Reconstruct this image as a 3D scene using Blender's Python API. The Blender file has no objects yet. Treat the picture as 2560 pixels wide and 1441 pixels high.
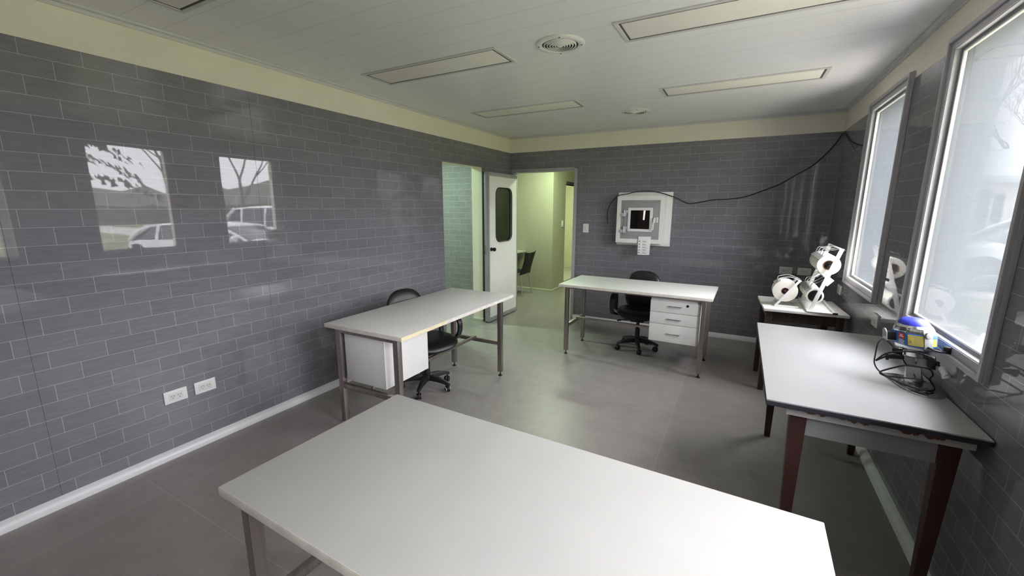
import bpy, bmesh, math, random
from mathutils import Vector, Matrix

# ------------------------------------------------------------------ scene, camera, light
C = bpy.context.scene.collection
SC = bpy.context.scene
RW = 4.048          # right wall plane (x)
H = 2.669           # ceiling height
TT = 2.44           # top of the tile cladding
YF = -9.6           # wall behind the camera
GZ = -0.15          # ground level outside

def camera():
    cd = bpy.data.cameras.new('camera'); co = bpy.data.objects.new('camera', cd); C.objects.link(co)
    cd.sensor_width = 36.0; cd.lens = 1044.07 / 2560 * 36.0; cd.clip_start = 0.02; cd.clip_end = 300
    r = Vector((0.87871744, 0.47733363, 0.00287458)); u = Vector((-0.09311158, 0.16549534, 0.98180524))
    f = Vector((-0.46817293, 0.86299704, -0.18986893))
    m = Matrix((r, u, -f)).transposed().to_4x4(); m.translation = (3.17266, -5.80389, 1.63443)
    co.matrix_world = m; SC.camera = co
camera()
SC.view_settings.view_transform = 'Standard'; SC.view_settings.look = 'None'
SC.view_settings.gamma = 1.0; SC.view_settings.use_curve_mapping = False
SC.view_settings.exposure = 0.31

wd = bpy.data.worlds.new('overcast_sky'); SC.world = wd; wd.use_nodes = True
SKY = 40.0      # radiance at the zenith; an overcast sky is brighter there than at the horizon
def sky():
    nt = wd.node_tree; bg = nt.nodes['Background']; tc = nt.nodes.new('ShaderNodeTexCoord'); sp = nt.nodes.new('ShaderNodeSeparateXYZ')
    nt.links.new(tc.outputs['Generated'], sp.inputs[0])
    a = nt.nodes.new('ShaderNodeMath'); a.operation = 'MAXIMUM'; nt.links.new(sp.outputs['Z'], a.inputs[0]); a.inputs[1].default_value = 0.0
    b = nt.nodes.new('ShaderNodeMath'); b.operation = 'MULTIPLY_ADD'; nt.links.new(a.outputs[0], b.inputs[0]); b.inputs[1].default_value = SKY * 0.4; b.inputs[2].default_value = SKY * 0.6
    bg.inputs[0].default_value = (0.955, 0.95, 1.0, 1); nt.links.new(b.outputs[0], bg.inputs[1])
sky()
WIN = [(-2.11, -1.12), (-3.652, -2.67), (-5.2, -4.22), (-6.75, -5.77)]  # the last one is unseen, added beside the camera for fill light
WZ = (0.98, 2.485)
def portals():
    for a, b in WIN:
        ld = bpy.data.lights.new('window_portal', 'AREA'); ld.shape = 'RECTANGLE'
        ld.size = WZ[1] - WZ[0]; ld.size_y = b - a; ld.cycles.is_portal = True
        lo = bpy.data.objects.new('window_portal', ld); C.objects.link(lo)
        lo.location = (RW + 0.21, (a + b) / 2, sum(WZ) / 2); lo.rotation_euler = (0, math.pi / 2, 0)
portals()
SC.cycles.caustics_reflective = False; SC.cycles.caustics_refractive = False
SC.cycles.sample_clamp_indirect = 8.0

# ------------------------------------------------------------------ materials
def lin(c):
    f = lambda v: v / 12.92 if v <= 0.04045 else ((v + 0.055) / 1.055) ** 2.4
    return tuple(f(x / 255) for x in c[:3]) + (1.0,)
class NT:
    def __init__(s, name):
        s.m = bpy.data.materials.new(name); s.m.use_nodes = True; s.t = s.m.node_tree
        s.b = s.t.nodes['Principled BSDF']; s.out = s.t.nodes['Material Output']
    def n(s, kind, **kw):
        x = s.t.nodes.new(kind)
        for k, v in kw.items(): setattr(x, k, v)
        return x
    def l(s, a, b): s.t.links.new(a, b)
    def coord(s): return s.n('ShaderNodeTexCoord').outputs['Object']
    def math(s, op, a, b=None, c=None):
        x = s.n('ShaderNodeMath', operation=op)
        for i, v in enumerate((a, b, c)):
            if v is None: continue
            if isinstance(v, (int, float)): x.inputs[i].default_value = v
            else: s.l(v, x.inputs[i])
        return x.outputs[0]
    def noise(s, vec, scale, detail=3, rough=0.5):
        x = s.n('ShaderNodeTexNoise'); x.inputs['Scale'].default_value = scale; x.inputs['Detail'].default_value = detail
        x.inputs['Roughness'].default_value = rough
        if vec is not None: s.l(vec, x.inputs['Vector'])
        return x.outputs['Fac']
    def ramp(s, fac, stops):
        x = s.n('ShaderNodeValToRGB'); cr = x.color_ramp
        while len(cr.elements) < len(stops): cr.elements.new(0.5)
        for e, (p, c) in zip(cr.elements, stops): e.position = p; e.color = c
        s.l(fac, x.inputs[0]); return x.outputs[0]
    def mix(s, fac, a, b):
        x = s.n('ShaderNodeMix', data_type='RGBA')
        for sock, v in ((x.inputs[0], fac), (x.inputs[6], a), (x.inputs[7], b)):
            if isinstance(v, (int, float)): sock.default_value = v
            elif isinstance(v, tuple): sock.default_value = v
            else: s.l(v, sock)
        return x.outputs[2]
    def bump(s, h, dist, strength=1.0):
        x = s.n('ShaderNodeBump'); x.inputs['Distance'].default_value = dist; x.inputs['Strength'].default_value = strength
        s.l(h, x.inputs['Height']); s.l(x.outputs[0], s.b.inputs['Normal'])

def simple(name, col, rough=0.5, metal=0.0, spec=0.5, var=0.06, scale=8, coat=0.0, bumpd=0.0, bscale=60):
    t = NT(name); c = lin(col); v = t.coord()
    f = t.noise(v, scale, 4)
    lo = tuple(max(0, x * (1 - var)) for x in c[:3]) + (1,); hi = tuple(min(1, x * (1 + var)) for x in c[:3]) + (1,)
    t.l(t.ramp(f, [(0.3, lo), (0.7, hi)]), t.b.inputs['Base Color'])
    t.b.inputs['Roughness'].default_value = rough; t.b.inputs['Metallic'].default_value = metal
    t.b.inputs['Specular IOR Level'].default_value = spec
    t.b.inputs['Coat Weight'].default_value = coat; t.b.inputs['Coat Roughness'].default_value = 0.05
    if bumpd: t.bump(t.noise(v, bscale, 2), bumpd)
    return t.m

def tile_wall(name, axis, off_u, off_z):
    """glossy grey cladding printed with a running bond of pale joints"""
    t = NT(name); v = t.coord(); sp = t.n('ShaderNodeSeparateXYZ'); t.l(v, sp.inputs[0])
    u = t.math('ADD', sp.outputs['Y' if axis == 'y' else 'X'], off_u); w = t.math('SUBTRACT', sp.outputs['Z'], off_z)
    cb = t.n('ShaderNodeCombineXYZ'); t.l(u, cb.inputs[0]); t.l(w, cb.inputs[1])
    br = t.n('ShaderNodeTexBrick'); t.l(cb.outputs[0], br.inputs['Vector'])
    br.inputs['Scale'].default_value = 1; br.inputs['Brick Width'].default_value = 0.2335; br.inputs['Row Height'].default_value = 0.0931
    br.inputs['Mortar Size'].default_value = 0.0013; br.inputs['Mortar Smooth'].default_value = 0.35; br.inputs['Bias'].default_value = 0.0
    br.inputs['Color1'].default_value = lin((120, 118, 124)); br.inputs['Color2'].default_value = lin((126, 124, 130))
    br.inputs['Mortar'].default_value = lin((176, 175, 180))
    mp = t.n('ShaderNodeMapping'); t.l(cb.outputs[0], mp.inputs[0]); mp.inputs['Scale'].default_value = (9, 60, 1)
    st = t.noise(mp.outputs[0], 1.0, 5, 0.6)
    k = t.ramp(st, [(0.25, (0.86, 0.86, 0.86, 1)), (0.75, (1.1, 1.1, 1.1, 1))])
    mu = t.n('ShaderNodeMix', data_type='RGBA', blend_type='MULTIPLY'); mu.inputs[0].default_value = 1
    t.l(br.outputs['Color'], mu.inputs[6]); t.l(k, mu.inputs[7]); t.l(mu.outputs[2], t.b.inputs['Base Color'])
    t.b.inputs['Roughness'].default_value = 0.018; t.b.inputs['IOR'].default_value = 1.46
    wob = t.noise(v, 3.0, 1)
    t.bump(wob, 0.0005)
    return t.m

def floor_mat():
    t = NT('floor_stoneware'); v = t.coord(); sp = t.n('ShaderNodeSeparateXYZ'); t.l(v, sp.inputs[0])
    cb = t.n('ShaderNodeCombineXYZ'); t.l(t.math('SUBTRACT', sp.outputs[0], 0.37 - 1.2265 * 20), cb.inputs[0]); t.l(t.math('ADD', sp.outputs[1], 4.864 + 1.2275 * 20), cb.inputs[1])
    br = t.n('ShaderNodeTexBrick'); br.offset = 0.0; t.l(cb.outputs[0], br.inputs['Vector'])
    br.inputs['Scale'].default_value = 1; br.inputs['Brick Width'].default_value = 1.2265; br.inputs['Row Height'].default_value = 1.2275
    br.inputs['Mortar Size'].default_value = 0.0013; br.inputs['Mortar Smooth'].default_value = 0.3
    br.inputs['Color1'].default_value = lin((146, 141, 138)); br.inputs['Color2'].default_value = lin((140, 135, 132)); br.inputs['Mortar'].default_value = lin((172, 167, 163))
    f = t.noise(v, 7, 8, 0.7)
    k = t.ramp(f, [(0.25, (0.84, 0.84, 0.84, 1)), (0.75, (1.1, 1.1, 1.1, 1))])
    mu = t.n('ShaderNodeMix', data_type='RGBA', blend_type='MULTIPLY'); mu.inputs[0].default_value = 1
    t.l(br.outputs['Color'], mu.inputs[6]); t.l(k, mu.inputs[7]); t.l(mu.outputs[2], t.b.inputs['Base Color'])
    t.b.inputs['Roughness'].default_value = 0.34; t.b.inputs['IOR'].default_value = 1.5
    t.bump(t.noise(v, 90, 3), 0.0004)
    return t.m

def ceiling_mat():
    t = NT('ceiling_pvc_slats'); v = t.coord(); sp = t.n('ShaderNodeSeparateXYZ'); t.l(v, sp.inputs[0])
    p = t.math('FRACT', t.math('DIVIDE', t.math('ADD', sp.outputs[1], 20.0), 0.2))
    d = t.math('MINIMUM', p, t.math('SUBTRACT', 1.0, p))
    line = t.math('LESS_THAN', d, 0.008)
    rib = t.math('FRACT', t.math('MULTIPLY', p, 2.0))
    t.l(t.mix(line, lin((236, 236, 239)), lin((200, 200, 203))), t.b.inputs['Base Color'])
    t.b.inputs['Roughness'].default_value = 0.3; t.b.inputs['IOR'].default_value = 1.55
    mp = t.n('ShaderNodeMapping'); t.l(v, mp.inputs[0]); mp.inputs['Scale'].default_value = (0.25, 12, 1)
    t.bump(t.noise(mp.outputs[0], 1.0, 3), 0.0035)
    return t.m

def screen_mat():
    """fine insect mesh: opacity curve shaped to dim slanting views, scatter colour to add pale haze"""
    t = NT('insect_mesh'); g = t.n('ShaderNodeNewGeometry')
    sp = t.n('ShaderNodeSeparateXYZ'); t.l(g.outputs['Incoming'], sp.inputs[0])      # slant in plan alone sets opacity, shaped so steep daylight enters
    hx, hy = sp.outputs['X'], sp.outputs['Y']
    hl = t.math('SQRT', t.math('ADD', t.math('MULTIPLY', hx, hx), t.math('MULTIPLY', hy, hy)))
    c = t.math('MAXIMUM', t.math('DIVIDE', t.math('ABSOLUTE', hx), t.math('MAXIMUM', hl, 0.001)), 0.02)
    mr = t.n('ShaderNodeMapRange', interpolation_type='SMOOTHSTEP'); t.l(c, mr.inputs['Value'])
    for k, v in (('From Min', 0.285), ('From Max', 0.62), ('To Min', 0.0), ('To Max', 0.66)): mr.inputs[k].default_value = v
    up = t.math('POWER', mr.outputs['Result'], 1.5)
    op = t.math('MULTIPLY', up, t.math('SUBTRACT', 1.12, t.math('DIVIDE', 0.16, t.math('MAXIMUM', hl, 0.05))))
    op = t.math('MAXIMUM', op, 0.0)
    d = t.n('ShaderNodeBsdfDiffuse'); d.inputs[0].default_value = lin((66, 69, 72))
    tr = t.n('ShaderNodeBsdfTranslucent'); tr.inputs[0].default_value = lin((66, 69, 72))
    m1 = t.n('ShaderNodeMixShader'); m1.inputs[0].default_value = 0.62; t.l(d.outputs[0], m1.inputs[1]); t.l(tr.outputs[0], m1.inputs[2])
    tp = t.n('ShaderNodeBsdfTransparent'); m2 = t.n('ShaderNodeMixShader')
    t.l(op, m2.inputs[0]); t.l(m1.outputs[0], m2.inputs[1]); t.l(tp.outputs[0], m2.inputs[2]); t.l(m2.outputs[0], t.out.inputs[0])
    return t.m
def glass_mat(name, tint=(1, 1, 1, 1), rough=0.0, ior=1.45):
    t = NT(name); tp = t.n('ShaderNodeBsdfTransparent'); tp.inputs[0].default_value = tint
    gl = t.n('ShaderNodeBsdfGlossy'); gl.inputs['Roughness'].default_value = rough
    g = t.n('ShaderNodeNewGeometry'); dt = t.n('ShaderNodeVectorMath', operation='DOT_PRODUCT')
    t.l(g.outputs['Normal'], dt.inputs[0]); t.l(g.outputs['Incoming'], dt.inputs[1])
    r0 = ((ior - 1) / (ior + 1)) ** 2      # Schlick reflectance, the same for both faces of the pane
    fr = t.math('ADD', r0, t.math('MULTIPLY', 1 - r0, t.math('POWER', t.math('SUBTRACT', 1.0, t.math('ABSOLUTE', dt.outputs['Value'])), 5.0)))
    mx = t.n('ShaderNodeMixShader'); t.l(fr, mx.inputs[0]); t.l(tp.outputs[0], mx.inputs[1]); t.l(gl.outputs[0], mx.inputs[2])
    t.l(mx.outputs[0], t.out.inputs[0]); return t.m
def emit_mat(name, col, s):
    t = NT(name); t.b.inputs['Base Color'].default_value = lin(col); t.b.inputs['Emission Color'].default_value = lin(col); t.b.inputs['Emission Strength'].default_value = s
    return t.m
def wood_mat(name, a, b, rough=0.45):
    t = NT(name); v = t.coord(); mp = t.n('ShaderNodeMapping'); t.l(v, mp.inputs[0]); mp.inputs['Scale'].default_value = (22, 22, 2.2)
    f = t.noise(mp.outputs[0], 1.6, 6, 0.6)
    t.l(t.ramp(f, [(0.3, lin(a)), (0.7, lin(b))]), t.b.inputs['Base Color']); t.b.inputs['Roughness'].default_value = rough
    t.bump(f, 0.0006); return t.m
def steel_mat(name, col, rough=0.35, axis=(1, 1, 30)):
    t = NT(name); v = t.coord(); mp = t.n('ShaderNodeMapping'); t.l(v, mp.inputs[0]); mp.inputs['Scale'].default_value = (60, 60, 1.5)
    f = t.noise(mp.outputs[0], 1.0, 4)
    c = lin(col); t.l(t.ramp(f, [(0.3, tuple(x * .82 for x in c[:3]) + (1,)), (0.7, tuple(min(1, x * 1.12) for x in c[:3]) + (1,))]), t.b.inputs['Base Color'])
    t.b.inputs['Metallic'].default_value = 1.0; t.b.inputs['Roughness'].default_value = rough
    return t.m
def chipped_paint(name):
    """white table paint worn through to brown wood in patches"""
    t = NT(name); v = t.coord(); f = t.noise(v, 9, 6, 0.65)
    sp = t.n('ShaderNodeSeparateXYZ'); t.l(v, sp.inputs[0])
    edge = t.math('SUBTRACT', 1.0, t.math('MINIMUM', t.math('MULTIPLY', t.math('ABSOLUTE', t.math('SUBTRACT', sp.outputs[2], 0.787)), 24.0), 1.0))
    s = t.math('ADD', f, t.math('MULTIPLY', edge, 0.22))
    m = t.ramp(s, [(0.62, (0, 0, 0, 1)), (0.635, (1, 1, 1, 1))])
    t.l(t.mix(m, lin((214, 213, 210)), lin((128, 84, 62))), t.b.inputs['Base Color']); t.b.inputs['Roughness'].default_value = 0.5
    return t.m

M = dict(
    tile_l=tile_wall('tile_cladding_left', 'y', 5.008 + 0.2335 * 40, 0.0345 - 0.0931 * 2),
    tile_b=tile_wall('tile_cladding_back', 'x', -2.413 + 0.2335 * 40, 0.054 - 0.0931 * 2),
    tile_r=tile_wall('tile_cladding_right', 'y', 5.05 + 0.2335 * 40, 0.0345 - 0.0931 * 2),
    cream=simple('cream_wall_paint', (234, 229, 213), 0.6, var=0.03, scale=3),
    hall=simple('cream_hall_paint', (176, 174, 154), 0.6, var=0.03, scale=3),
    ceil=ceiling_mat(), floor=floor_mat(),
    base=simple('white_cove_skirting', (222, 222, 224), 0.3, var=0.03),
    white=simple('white_lacquer', (232, 231, 228), 0.4, var=0.02),
    lam=simple('white_laminate_dimmed', (184, 183, 180), 0.33, var=0.025, scale=5, bumpd=0.00012, bscale=300),  # desk white, dimmed in colour for the strongly lit foreground desk
    lam1=simple('white_laminate_brightened', (234, 233, 229), 0.33, var=0.02, scale=5, bumpd=0.00012, bscale=300),  # same desk white, brightened in colour for the dimly lit far tables
    lam2=simple('cool_white_laminate_dimmed', (168, 170, 170), 0.38, var=0.02, scale=5),  # white board greyed in colour to offset the window light on it
    edge=simple('worn_white_edge', (214, 210, 200), 0.5, var=0.1, scale=20),
    cedge=simple('bare_cream_edge', (226, 214, 180), 0.55, var=0.08, scale=20),
    black=simple('black_plastic', (24, 24, 26), 0.42, var=0.15, scale=30),
    leather=simple('black_leatherette', (17, 17, 19), 0.36, var=0.2, scale=20, bumpd=0.00025, bscale=220),
    dark=simple('dark_board_edge', (48, 49, 56), 0.5, var=0.1),
    steel=steel_mat('brushed_steel', (170, 162, 158), 0.38),
    chrome=steel_mat('polished_steel', (205, 205, 208), 0.16),
    alu=simple('anodised_aluminium', (160, 161, 162), 0.42, metal=0.15, var=0.05),
    galv=simple('zinc_hinge', (206, 210, 214), 0.35, metal=0.3, var=0.1, scale=60),
    wbrown=wood_mat('brown_painted_wood', (60, 34, 30), (76, 44, 38), 0.5),
    wdark=wood_mat('dark_brown_wood', (50, 36, 32), (72, 52, 44), 0.5),
    chip=chipped_paint('chipped_white_paint'),
    frame=simple('white_window_frame', (172, 170, 174), 0.35, var=0.03),
    sash=simple('white_window_sash', (205, 205, 203), 0.3, var=0.03),
    rubber=simple('grey_gasket', (120, 118, 124), 0.6, var=0.05),
    blackrub=simple('black_gasket', (30, 31, 32), 0.6, var=0.1),
    glass=glass_mat('window_glass'), screen=screen_mat(),
    doorglass=glass_mat('door_glass', (0.34, 0.40, 0.37, 1), 0.0, 1.7),
    boxglass=glass_mat('pass_box_glass', (0.8, 0.8, 0.8, 1), 0.0, 1.5),
    diff=simple('cream_lamp_diffuser', (240, 237, 229), 0.45, var=0.015),
    lampframe=simple('white_lamp_frame', (205, 205, 204), 0.4, var=0.02),
    slot=simple('dark_lamp_gap', (84, 84, 84), 0.6, var=0.05),
    vent=simple('white_vent_enamel', (226, 226, 222), 0.4, var=0.03),
    hole=simple('dark_void', (30, 30, 32), 0.8, var=0.05),
    plast=simple('white_plastic', (226, 226, 226), 0.32, var=0.02),
    matt=simple('matt_black_plastic', (13, 13, 15), 0.6, var=0.1),
    plast2=simple('ivory_plastic', (216, 216, 210), 0.32, var=0.02),
    cable=simple('black_cable_rubber', (26, 27, 29), 0.5, var=0.1),
    paper=simple('white_paper', (236, 236, 234), 0.8, var=0.02),
    roll=simple('white_label_paper', (234, 232, 222), 0.62, var=0.03, scale=25),
    ink=simple('grey_ink', (140, 140, 142), 0.8, var=0.1),
    maroon=simple('maroon_panel', (96, 26, 40), 0.5, var=0.1),
    brown=simple('kraft_core', (150, 104, 78), 0.8, var=0.1),
    redcore=simple('dark_red_core', (96, 38, 42), 0.6, var=0.1),
    blue=simple('blue_dome_plastic', (58, 66, 196), 0.35, var=0.05),
    blue2=simple('blue_body_sheet', (42, 92, 160), 0.4, var=0.08),
    yellow=simple('yellow_label', (182, 166, 66), 0.55, var=0.04),
    red=simple('red_label', (190, 62, 50), 0.55, var=0.06),
    gap=emit_mat('streak_glow', (250, 250, 250), 1.2),  # added glow for the bright streak behind the box glass, no real opening
)
def ground_mat(name, a, b, sc):
    t = NT(name); v = t.coord(); f = t.noise(v, sc, 8, 0.65)
    t.l(t.ramp(f, [(0.35, lin(a)), (0.65, lin(b))]), t.b.inputs['Base Color']); t.b.inputs['Roughness'].default_value = 0.9
    return t.m
M['grass'] = ground_mat('lawn_grass', (84, 98, 62), (142, 140, 104), 0.9)
M['paving'] = ground_mat('pale_concrete', (176, 172, 166), (196, 192, 186), 3)
M['outwall'] = ground_mat('pale_blue_render', (206, 214, 220), (216, 222, 226), 2)
M['house'] = ground_mat('white_house_render', (222, 220, 216), (232, 230, 226), 2)
M['bark'] = ground_mat('grey_bark', (74, 66, 60), (104, 96, 88), 6)
M['needles'] = ground_mat('dark_needles', (30, 40, 30), (54, 66, 48), 6)
M['hedge'] = ground_mat('winter_woodland', (92, 92, 86), (126, 124, 117), 2)
M['carpaint'] = simple('white_car_paint', (232, 234, 236), 0.25, var=0.01, coat=0.6)
M['carglass'] = simple('dark_car_glass', (46, 52, 58), 0.06, var=0.05)
M['tyre'] = simple('tyre_rubber', (36, 36, 38), 0.8, var=0.1)
M['rim'] = simple('alloy_rim', (176, 178, 180), 0.3, metal=0.7, var=0.05)
M['hooddark'] = simple('dark_grey_trim', (70, 74, 80), 0.6)

# ------------------------------------------------------------------ mesh helpers
class MB:
    def __init__(s): s.v = []; s.f = []; s.mi = []; s.cur = 0; s.X = None; s.weld = False
    def mat(s, i): s.cur = i; return s
    def xf(s, m): s.X = m; return s
    def add(s, vs, fs):
        o = len(s.v)
        for p in vs:
            p = Vector(p); s.v.append(tuple(s.X @ p) if s.X is not None else tuple(p))
        for f in fs: s.f.append([i + o for i in f]); s.mi.append(s.cur)
        return s
    def box(s, x0, x1, y0, y1, z0, z1):
        vs = [(x, y, z) for z in (z0, z1) for y in (y0, y1) for x in (x0, x1)]
        return s.add(vs, [(0, 2, 3, 1), (4, 5, 7, 6), (0, 1, 5, 4), (2, 6, 7, 3), (0, 4, 6, 2), (1, 3, 7, 5)])
    def frustum(s, r0, z0, r1, z1):
        (a0, a1, b0, b1), (c0, c1, d0, d1) = r0, r1
        vs = [(a0, b0, z0), (a1, b0, z0), (a0, b1, z0), (a1, b1, z0), (c0, d0, z1), (c1, d0, z1), (c0, d1, z1), (c1, d1, z1)]
        return s.add(vs, [(0, 2, 3, 1), (4, 5, 7, 6), (0, 1, 5, 4), (2, 6, 7, 3), (0, 4, 6, 2), (1, 3, 7, 5)])
    def loft(s, rings, caps=True, closed=True):
        n = len(rings[0]); vs = [p for r in rings for p in r]; fs = []
        for i in range(len(rings) - 1):
            for j in range(n if closed else n - 1):
                a, b = i * n + j, i * n + (j + 1) % n
                fs.append((a, b, b + n, a + n))
        if caps: fs.append(tuple(range(n - 1, -1, -1))); fs.append(tuple((len(rings) - 1) * n + j for j in range(n)))
        return s.add(vs, fs)
    def cyl(s, p0, p1, r0, r1=None, n=20, caps=True):
        p0, p1 = Vector(p0), Vector(p1); r1 = r0 if r1 is None else r1
        d = (p1 - p0).normalized(); a = d.orthogonal().normalized(); b = d.cross(a)
        ring = lambda p, r: [p + (a * math.cos(t) + b * math.sin(t)) * r for t in [2 * math.pi * k / n for k in range(n)]]
        return s.loft([ring(p0, r0), ring(p1, r1)], caps)
    def annulus(s, p0, p1, ro, ri, n=32):
        p0, p1 = Vector(p0), Vector(p1); d = (p1 - p0).normalized(); a = d.orthogonal().normalized(); b = d.cross(a)
        ring = lambda p, r: [p + (a * math.cos(t) + b * math.sin(t)) * r for t in [2 * math.pi * k / n for k in range(n)]]
        return s.loft([ring(p0, ri), ring(p0, ro), ring(p1, ro), ring(p1, ri), ring(p0, ri)], False)
    def tube(s, pts, r, n=8, smooth=0, caps=True):
        P = [Vector(p) for p in pts]
        if smooth: P = spline(P, smooth)
        rad = r if callable(r) else (lambda t: r)
        d0 = (P[1] - P[0]).normalized(); a = d0.orthogonal().normalized(); rings = []
        for i, p in enumerate(P):
            d = (P[min(i + 1, len(P) - 1)] - P[max(i - 1, 0)]).normalized()
            a = (a - d * a.dot(d)); a = a.normalized() if a.length > 1e-6 else d.orthogonal().normalized(); b = d.cross(a)
            q = rad(i / (len(P) - 1))
            rings.append([p + (a * math.cos(t) + b * math.sin(t)) * q for t in [2 * math.pi * k / n for k in range(n)]])
        return s.loft(rings, caps)
    def strip(s, pts, w, t, up=(0, 0, 1), smooth=0):
        """flat bar of width w (along up x dir) and thickness t swept along pts"""
        P = [Vector(p) for p in pts]
        if smooth: P = spline(P, smooth)
        rings = []
        for i, p in enumerate(P):
            d = (P[min(i + 1, len(P) - 1)] - P[max(i - 1, 0)]).normalized(); sd = Vector(up).normalized(); nn = d.cross(sd).normalized()
            rings.append([p + sd * w / 2 + nn * t / 2, p - sd * w / 2 + nn * t / 2, p - sd * w / 2 - nn * t / 2, p + sd * w / 2 - nn * t / 2])
        return s.loft(rings)
    def lathe(s, prof, n=32, c=(0, 0, 0), caps=True):
        rings = [[(c[0] + r * math.cos(2 * math.pi * k / n), c[1] + r * math.sin(2 * math.pi * k / n), c[2] + z) for k in range(n)] for r, z in prof]
        return s.loft(rings, caps)
    def prism(s, poly, z0, z1):
        return s.loft([[(x, y, z0) for x, y in poly], [(x, y, z1) for x, y in poly]])
    def build(s, name, mats, parent=None, bevel=0.0, smooth=40, seg=2, subsurf=0):
        me = bpy.data.meshes.new(name); me.from_pydata(s.v, [], s.f); me.validate()
        if not isinstance(mats, (list, tuple)): mats = [mats]
        for m in mats: me.materials.append(m)
        if len(me.polygons) == len(s.mi):
            for p, i in zip(me.polygons, s.mi): p.material_index = i
        bm = bmesh.new(); bm.from_mesh(me); 
        if s.weld: bmesh.ops.remove_doubles(bm, verts=bm.verts, dist=1e-6)
        bmesh.ops.recalc_face_normals(bm, faces=bm.faces)
        if bevel:
            es = [e for e in bm.edges if len(e.link_faces) == 2 and e.calc_face_angle(0) > 0.6]
            bmesh.ops.bevel(bm, geom=es, offset=bevel, segments=seg, affect='EDGES', profile=0.6, clamp_overlap=True)
        if smooth:
            for f in bm.faces: f.smooth = True
            for e in bm.edges:
                if len(e.link_faces) != 2 or e.calc_face_angle(0) > math.radians(smooth): e.smooth = False
        bm.to_mesh(me); bm.free()
        o = bpy.data.objects.new(name, me); C.objects.link(o)
        if parent is not None: o.parent = parent
        if subsurf:
            md = o.modifiers.new('subdivision', 'SUBSURF'); md.levels = subsurf; md.render_levels = subsurf
        return o
def spline(P, k):
    out = []
    for i in range(len(P) - 1):
        p0, p1, p2, p3 = P[max(i - 1, 0)], P[i], P[i + 1], P[min(i + 2, len(P) - 1)]
        for j in range(k):
            t = j / k
            out.append(0.5 * ((2 * p1) + (p2 - p0) * t + (2 * p0 - 5 * p1 + 4 * p2 - p3) * t * t + (3 * p1 - p0 - 3 * p2 + p3) * t ** 3))
    return out + [P[-1]]
def tag(o, label, cat, group=None):
    o['label'] = label; o['category'] = cat
    if group: o['group'] = group
    return o
def thing(name, label, cat, loc=(0, 0, 0), rz=0.0, group=None):
    o = bpy.data.objects.new(name, None); C.objects.link(o); o.location = loc; o.rotation_euler = (0, 0, rz); o.empty_display_size = 0.1
    return tag(o, label, cat, group)
def struct(o): o['kind'] = 'structure'; return o
def copy_tree(o, parent=None):
    c = o.copy(); C.objects.link(c); c.parent = parent
    for ch in list(o.children): copy_tree(ch, c)
    return c
def rot(ax, deg, t=(0, 0, 0)): return Matrix.Translation(t) @ Matrix.Rotation(math.radians(deg), 4, ax)
def superellipse(a, b, n, k):
    out = []
    for i in range(k):
        t = 2 * math.pi * i / k; c, s_ = math.cos(t), math.sin(t)
        out.append((a * math.copysign(abs(c) ** (2 / n), c), b * math.copysign(abs(s_) ** (2 / n), s_)))
    return out
def pillow(mb, outline, th, bend, steps=7):
    """closed cushion from an outline in (u, v); bend(u, v, w) -> point"""
    n = len(outline); rings = []
    for side in (-1, 1):
        rr = [k / steps for k in range(1, steps + 1)]
        if side == 1: rr = rr[::-1][1:]
        for r in rr:
            h = th / 2 * (1 - r ** 3.5) ** 0.5
            rings.append([bend(u * r, v * r, side * h) for u, v in outline])
    return mb.loft(rings, True)

# ------------------------------------------------------------------ setting: room shell
def quadbox(x0, x1, y0, y1, z0, z1): return MB().box(x0, x1, y0, y1, z0, z1)
fl = MB().box(-3.0, RW + 0.16, YF - 0.15, 5.2, -0.12, 0.0); struct(fl.build('floor', M['floor']))
ce = MB().box(-3.0, RW + 0.16, YF - 0.15, 5.2, H, H + 0.1); struct(ce.build('ceiling', M['ceil']))

OY = (-1.697, -0.826); OZ = 2.165              # opening in the left wall
DX = (0.04, 1.045); DZ = 2.16                  # door opening in the back wall
def wall_left():
    m = MB()
    m.box(-0.17, -0.004, YF, OY[0], 0, H); m.box(-0.17, -0.004, OY[1], 0.12, 0, H); m.box(-0.17, -0.004, OY[0], OY[1], OZ, H)
    m.box(-0.0045, -0.001, YF, 0.0, TT, H)
    w = struct(m.build('wall_left', M['cream']))
    p = MB(); edges = [YF, -9.025, -7.745, -6.465, -5.185, -3.905, -2.625, OY[0]]; rnd = random.Random(4)
    for a, b in zip(edges[:-1], edges[1:]):
        d0, d1 = rnd.uniform(-.0012, .0012), rnd.uniform(-.0012, .0012)
        p.add([(-0.004, a, 0), (d0, a + .0006, 0), (d1, b - .0006, 0), (-0.004, b, 0), (-0.004, a, TT), (d0, a + .0006, TT), (d1, b - .0006, TT), (-0.004, b, TT)],
              [(0, 1, 2, 3), (7, 6, 5, 4), (1, 5, 6, 2), (0, 4, 5, 1), (3, 2, 6, 7)])
    p.box(-0.004, 0.0, OY[0], OY[1], OZ, TT); p.box(-0.004, 0.0, OY[1], 0.0, 0, TT)
    p.build('tile_cladding', M['tile_l'], w, smooth=0)
wall_left()
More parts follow.
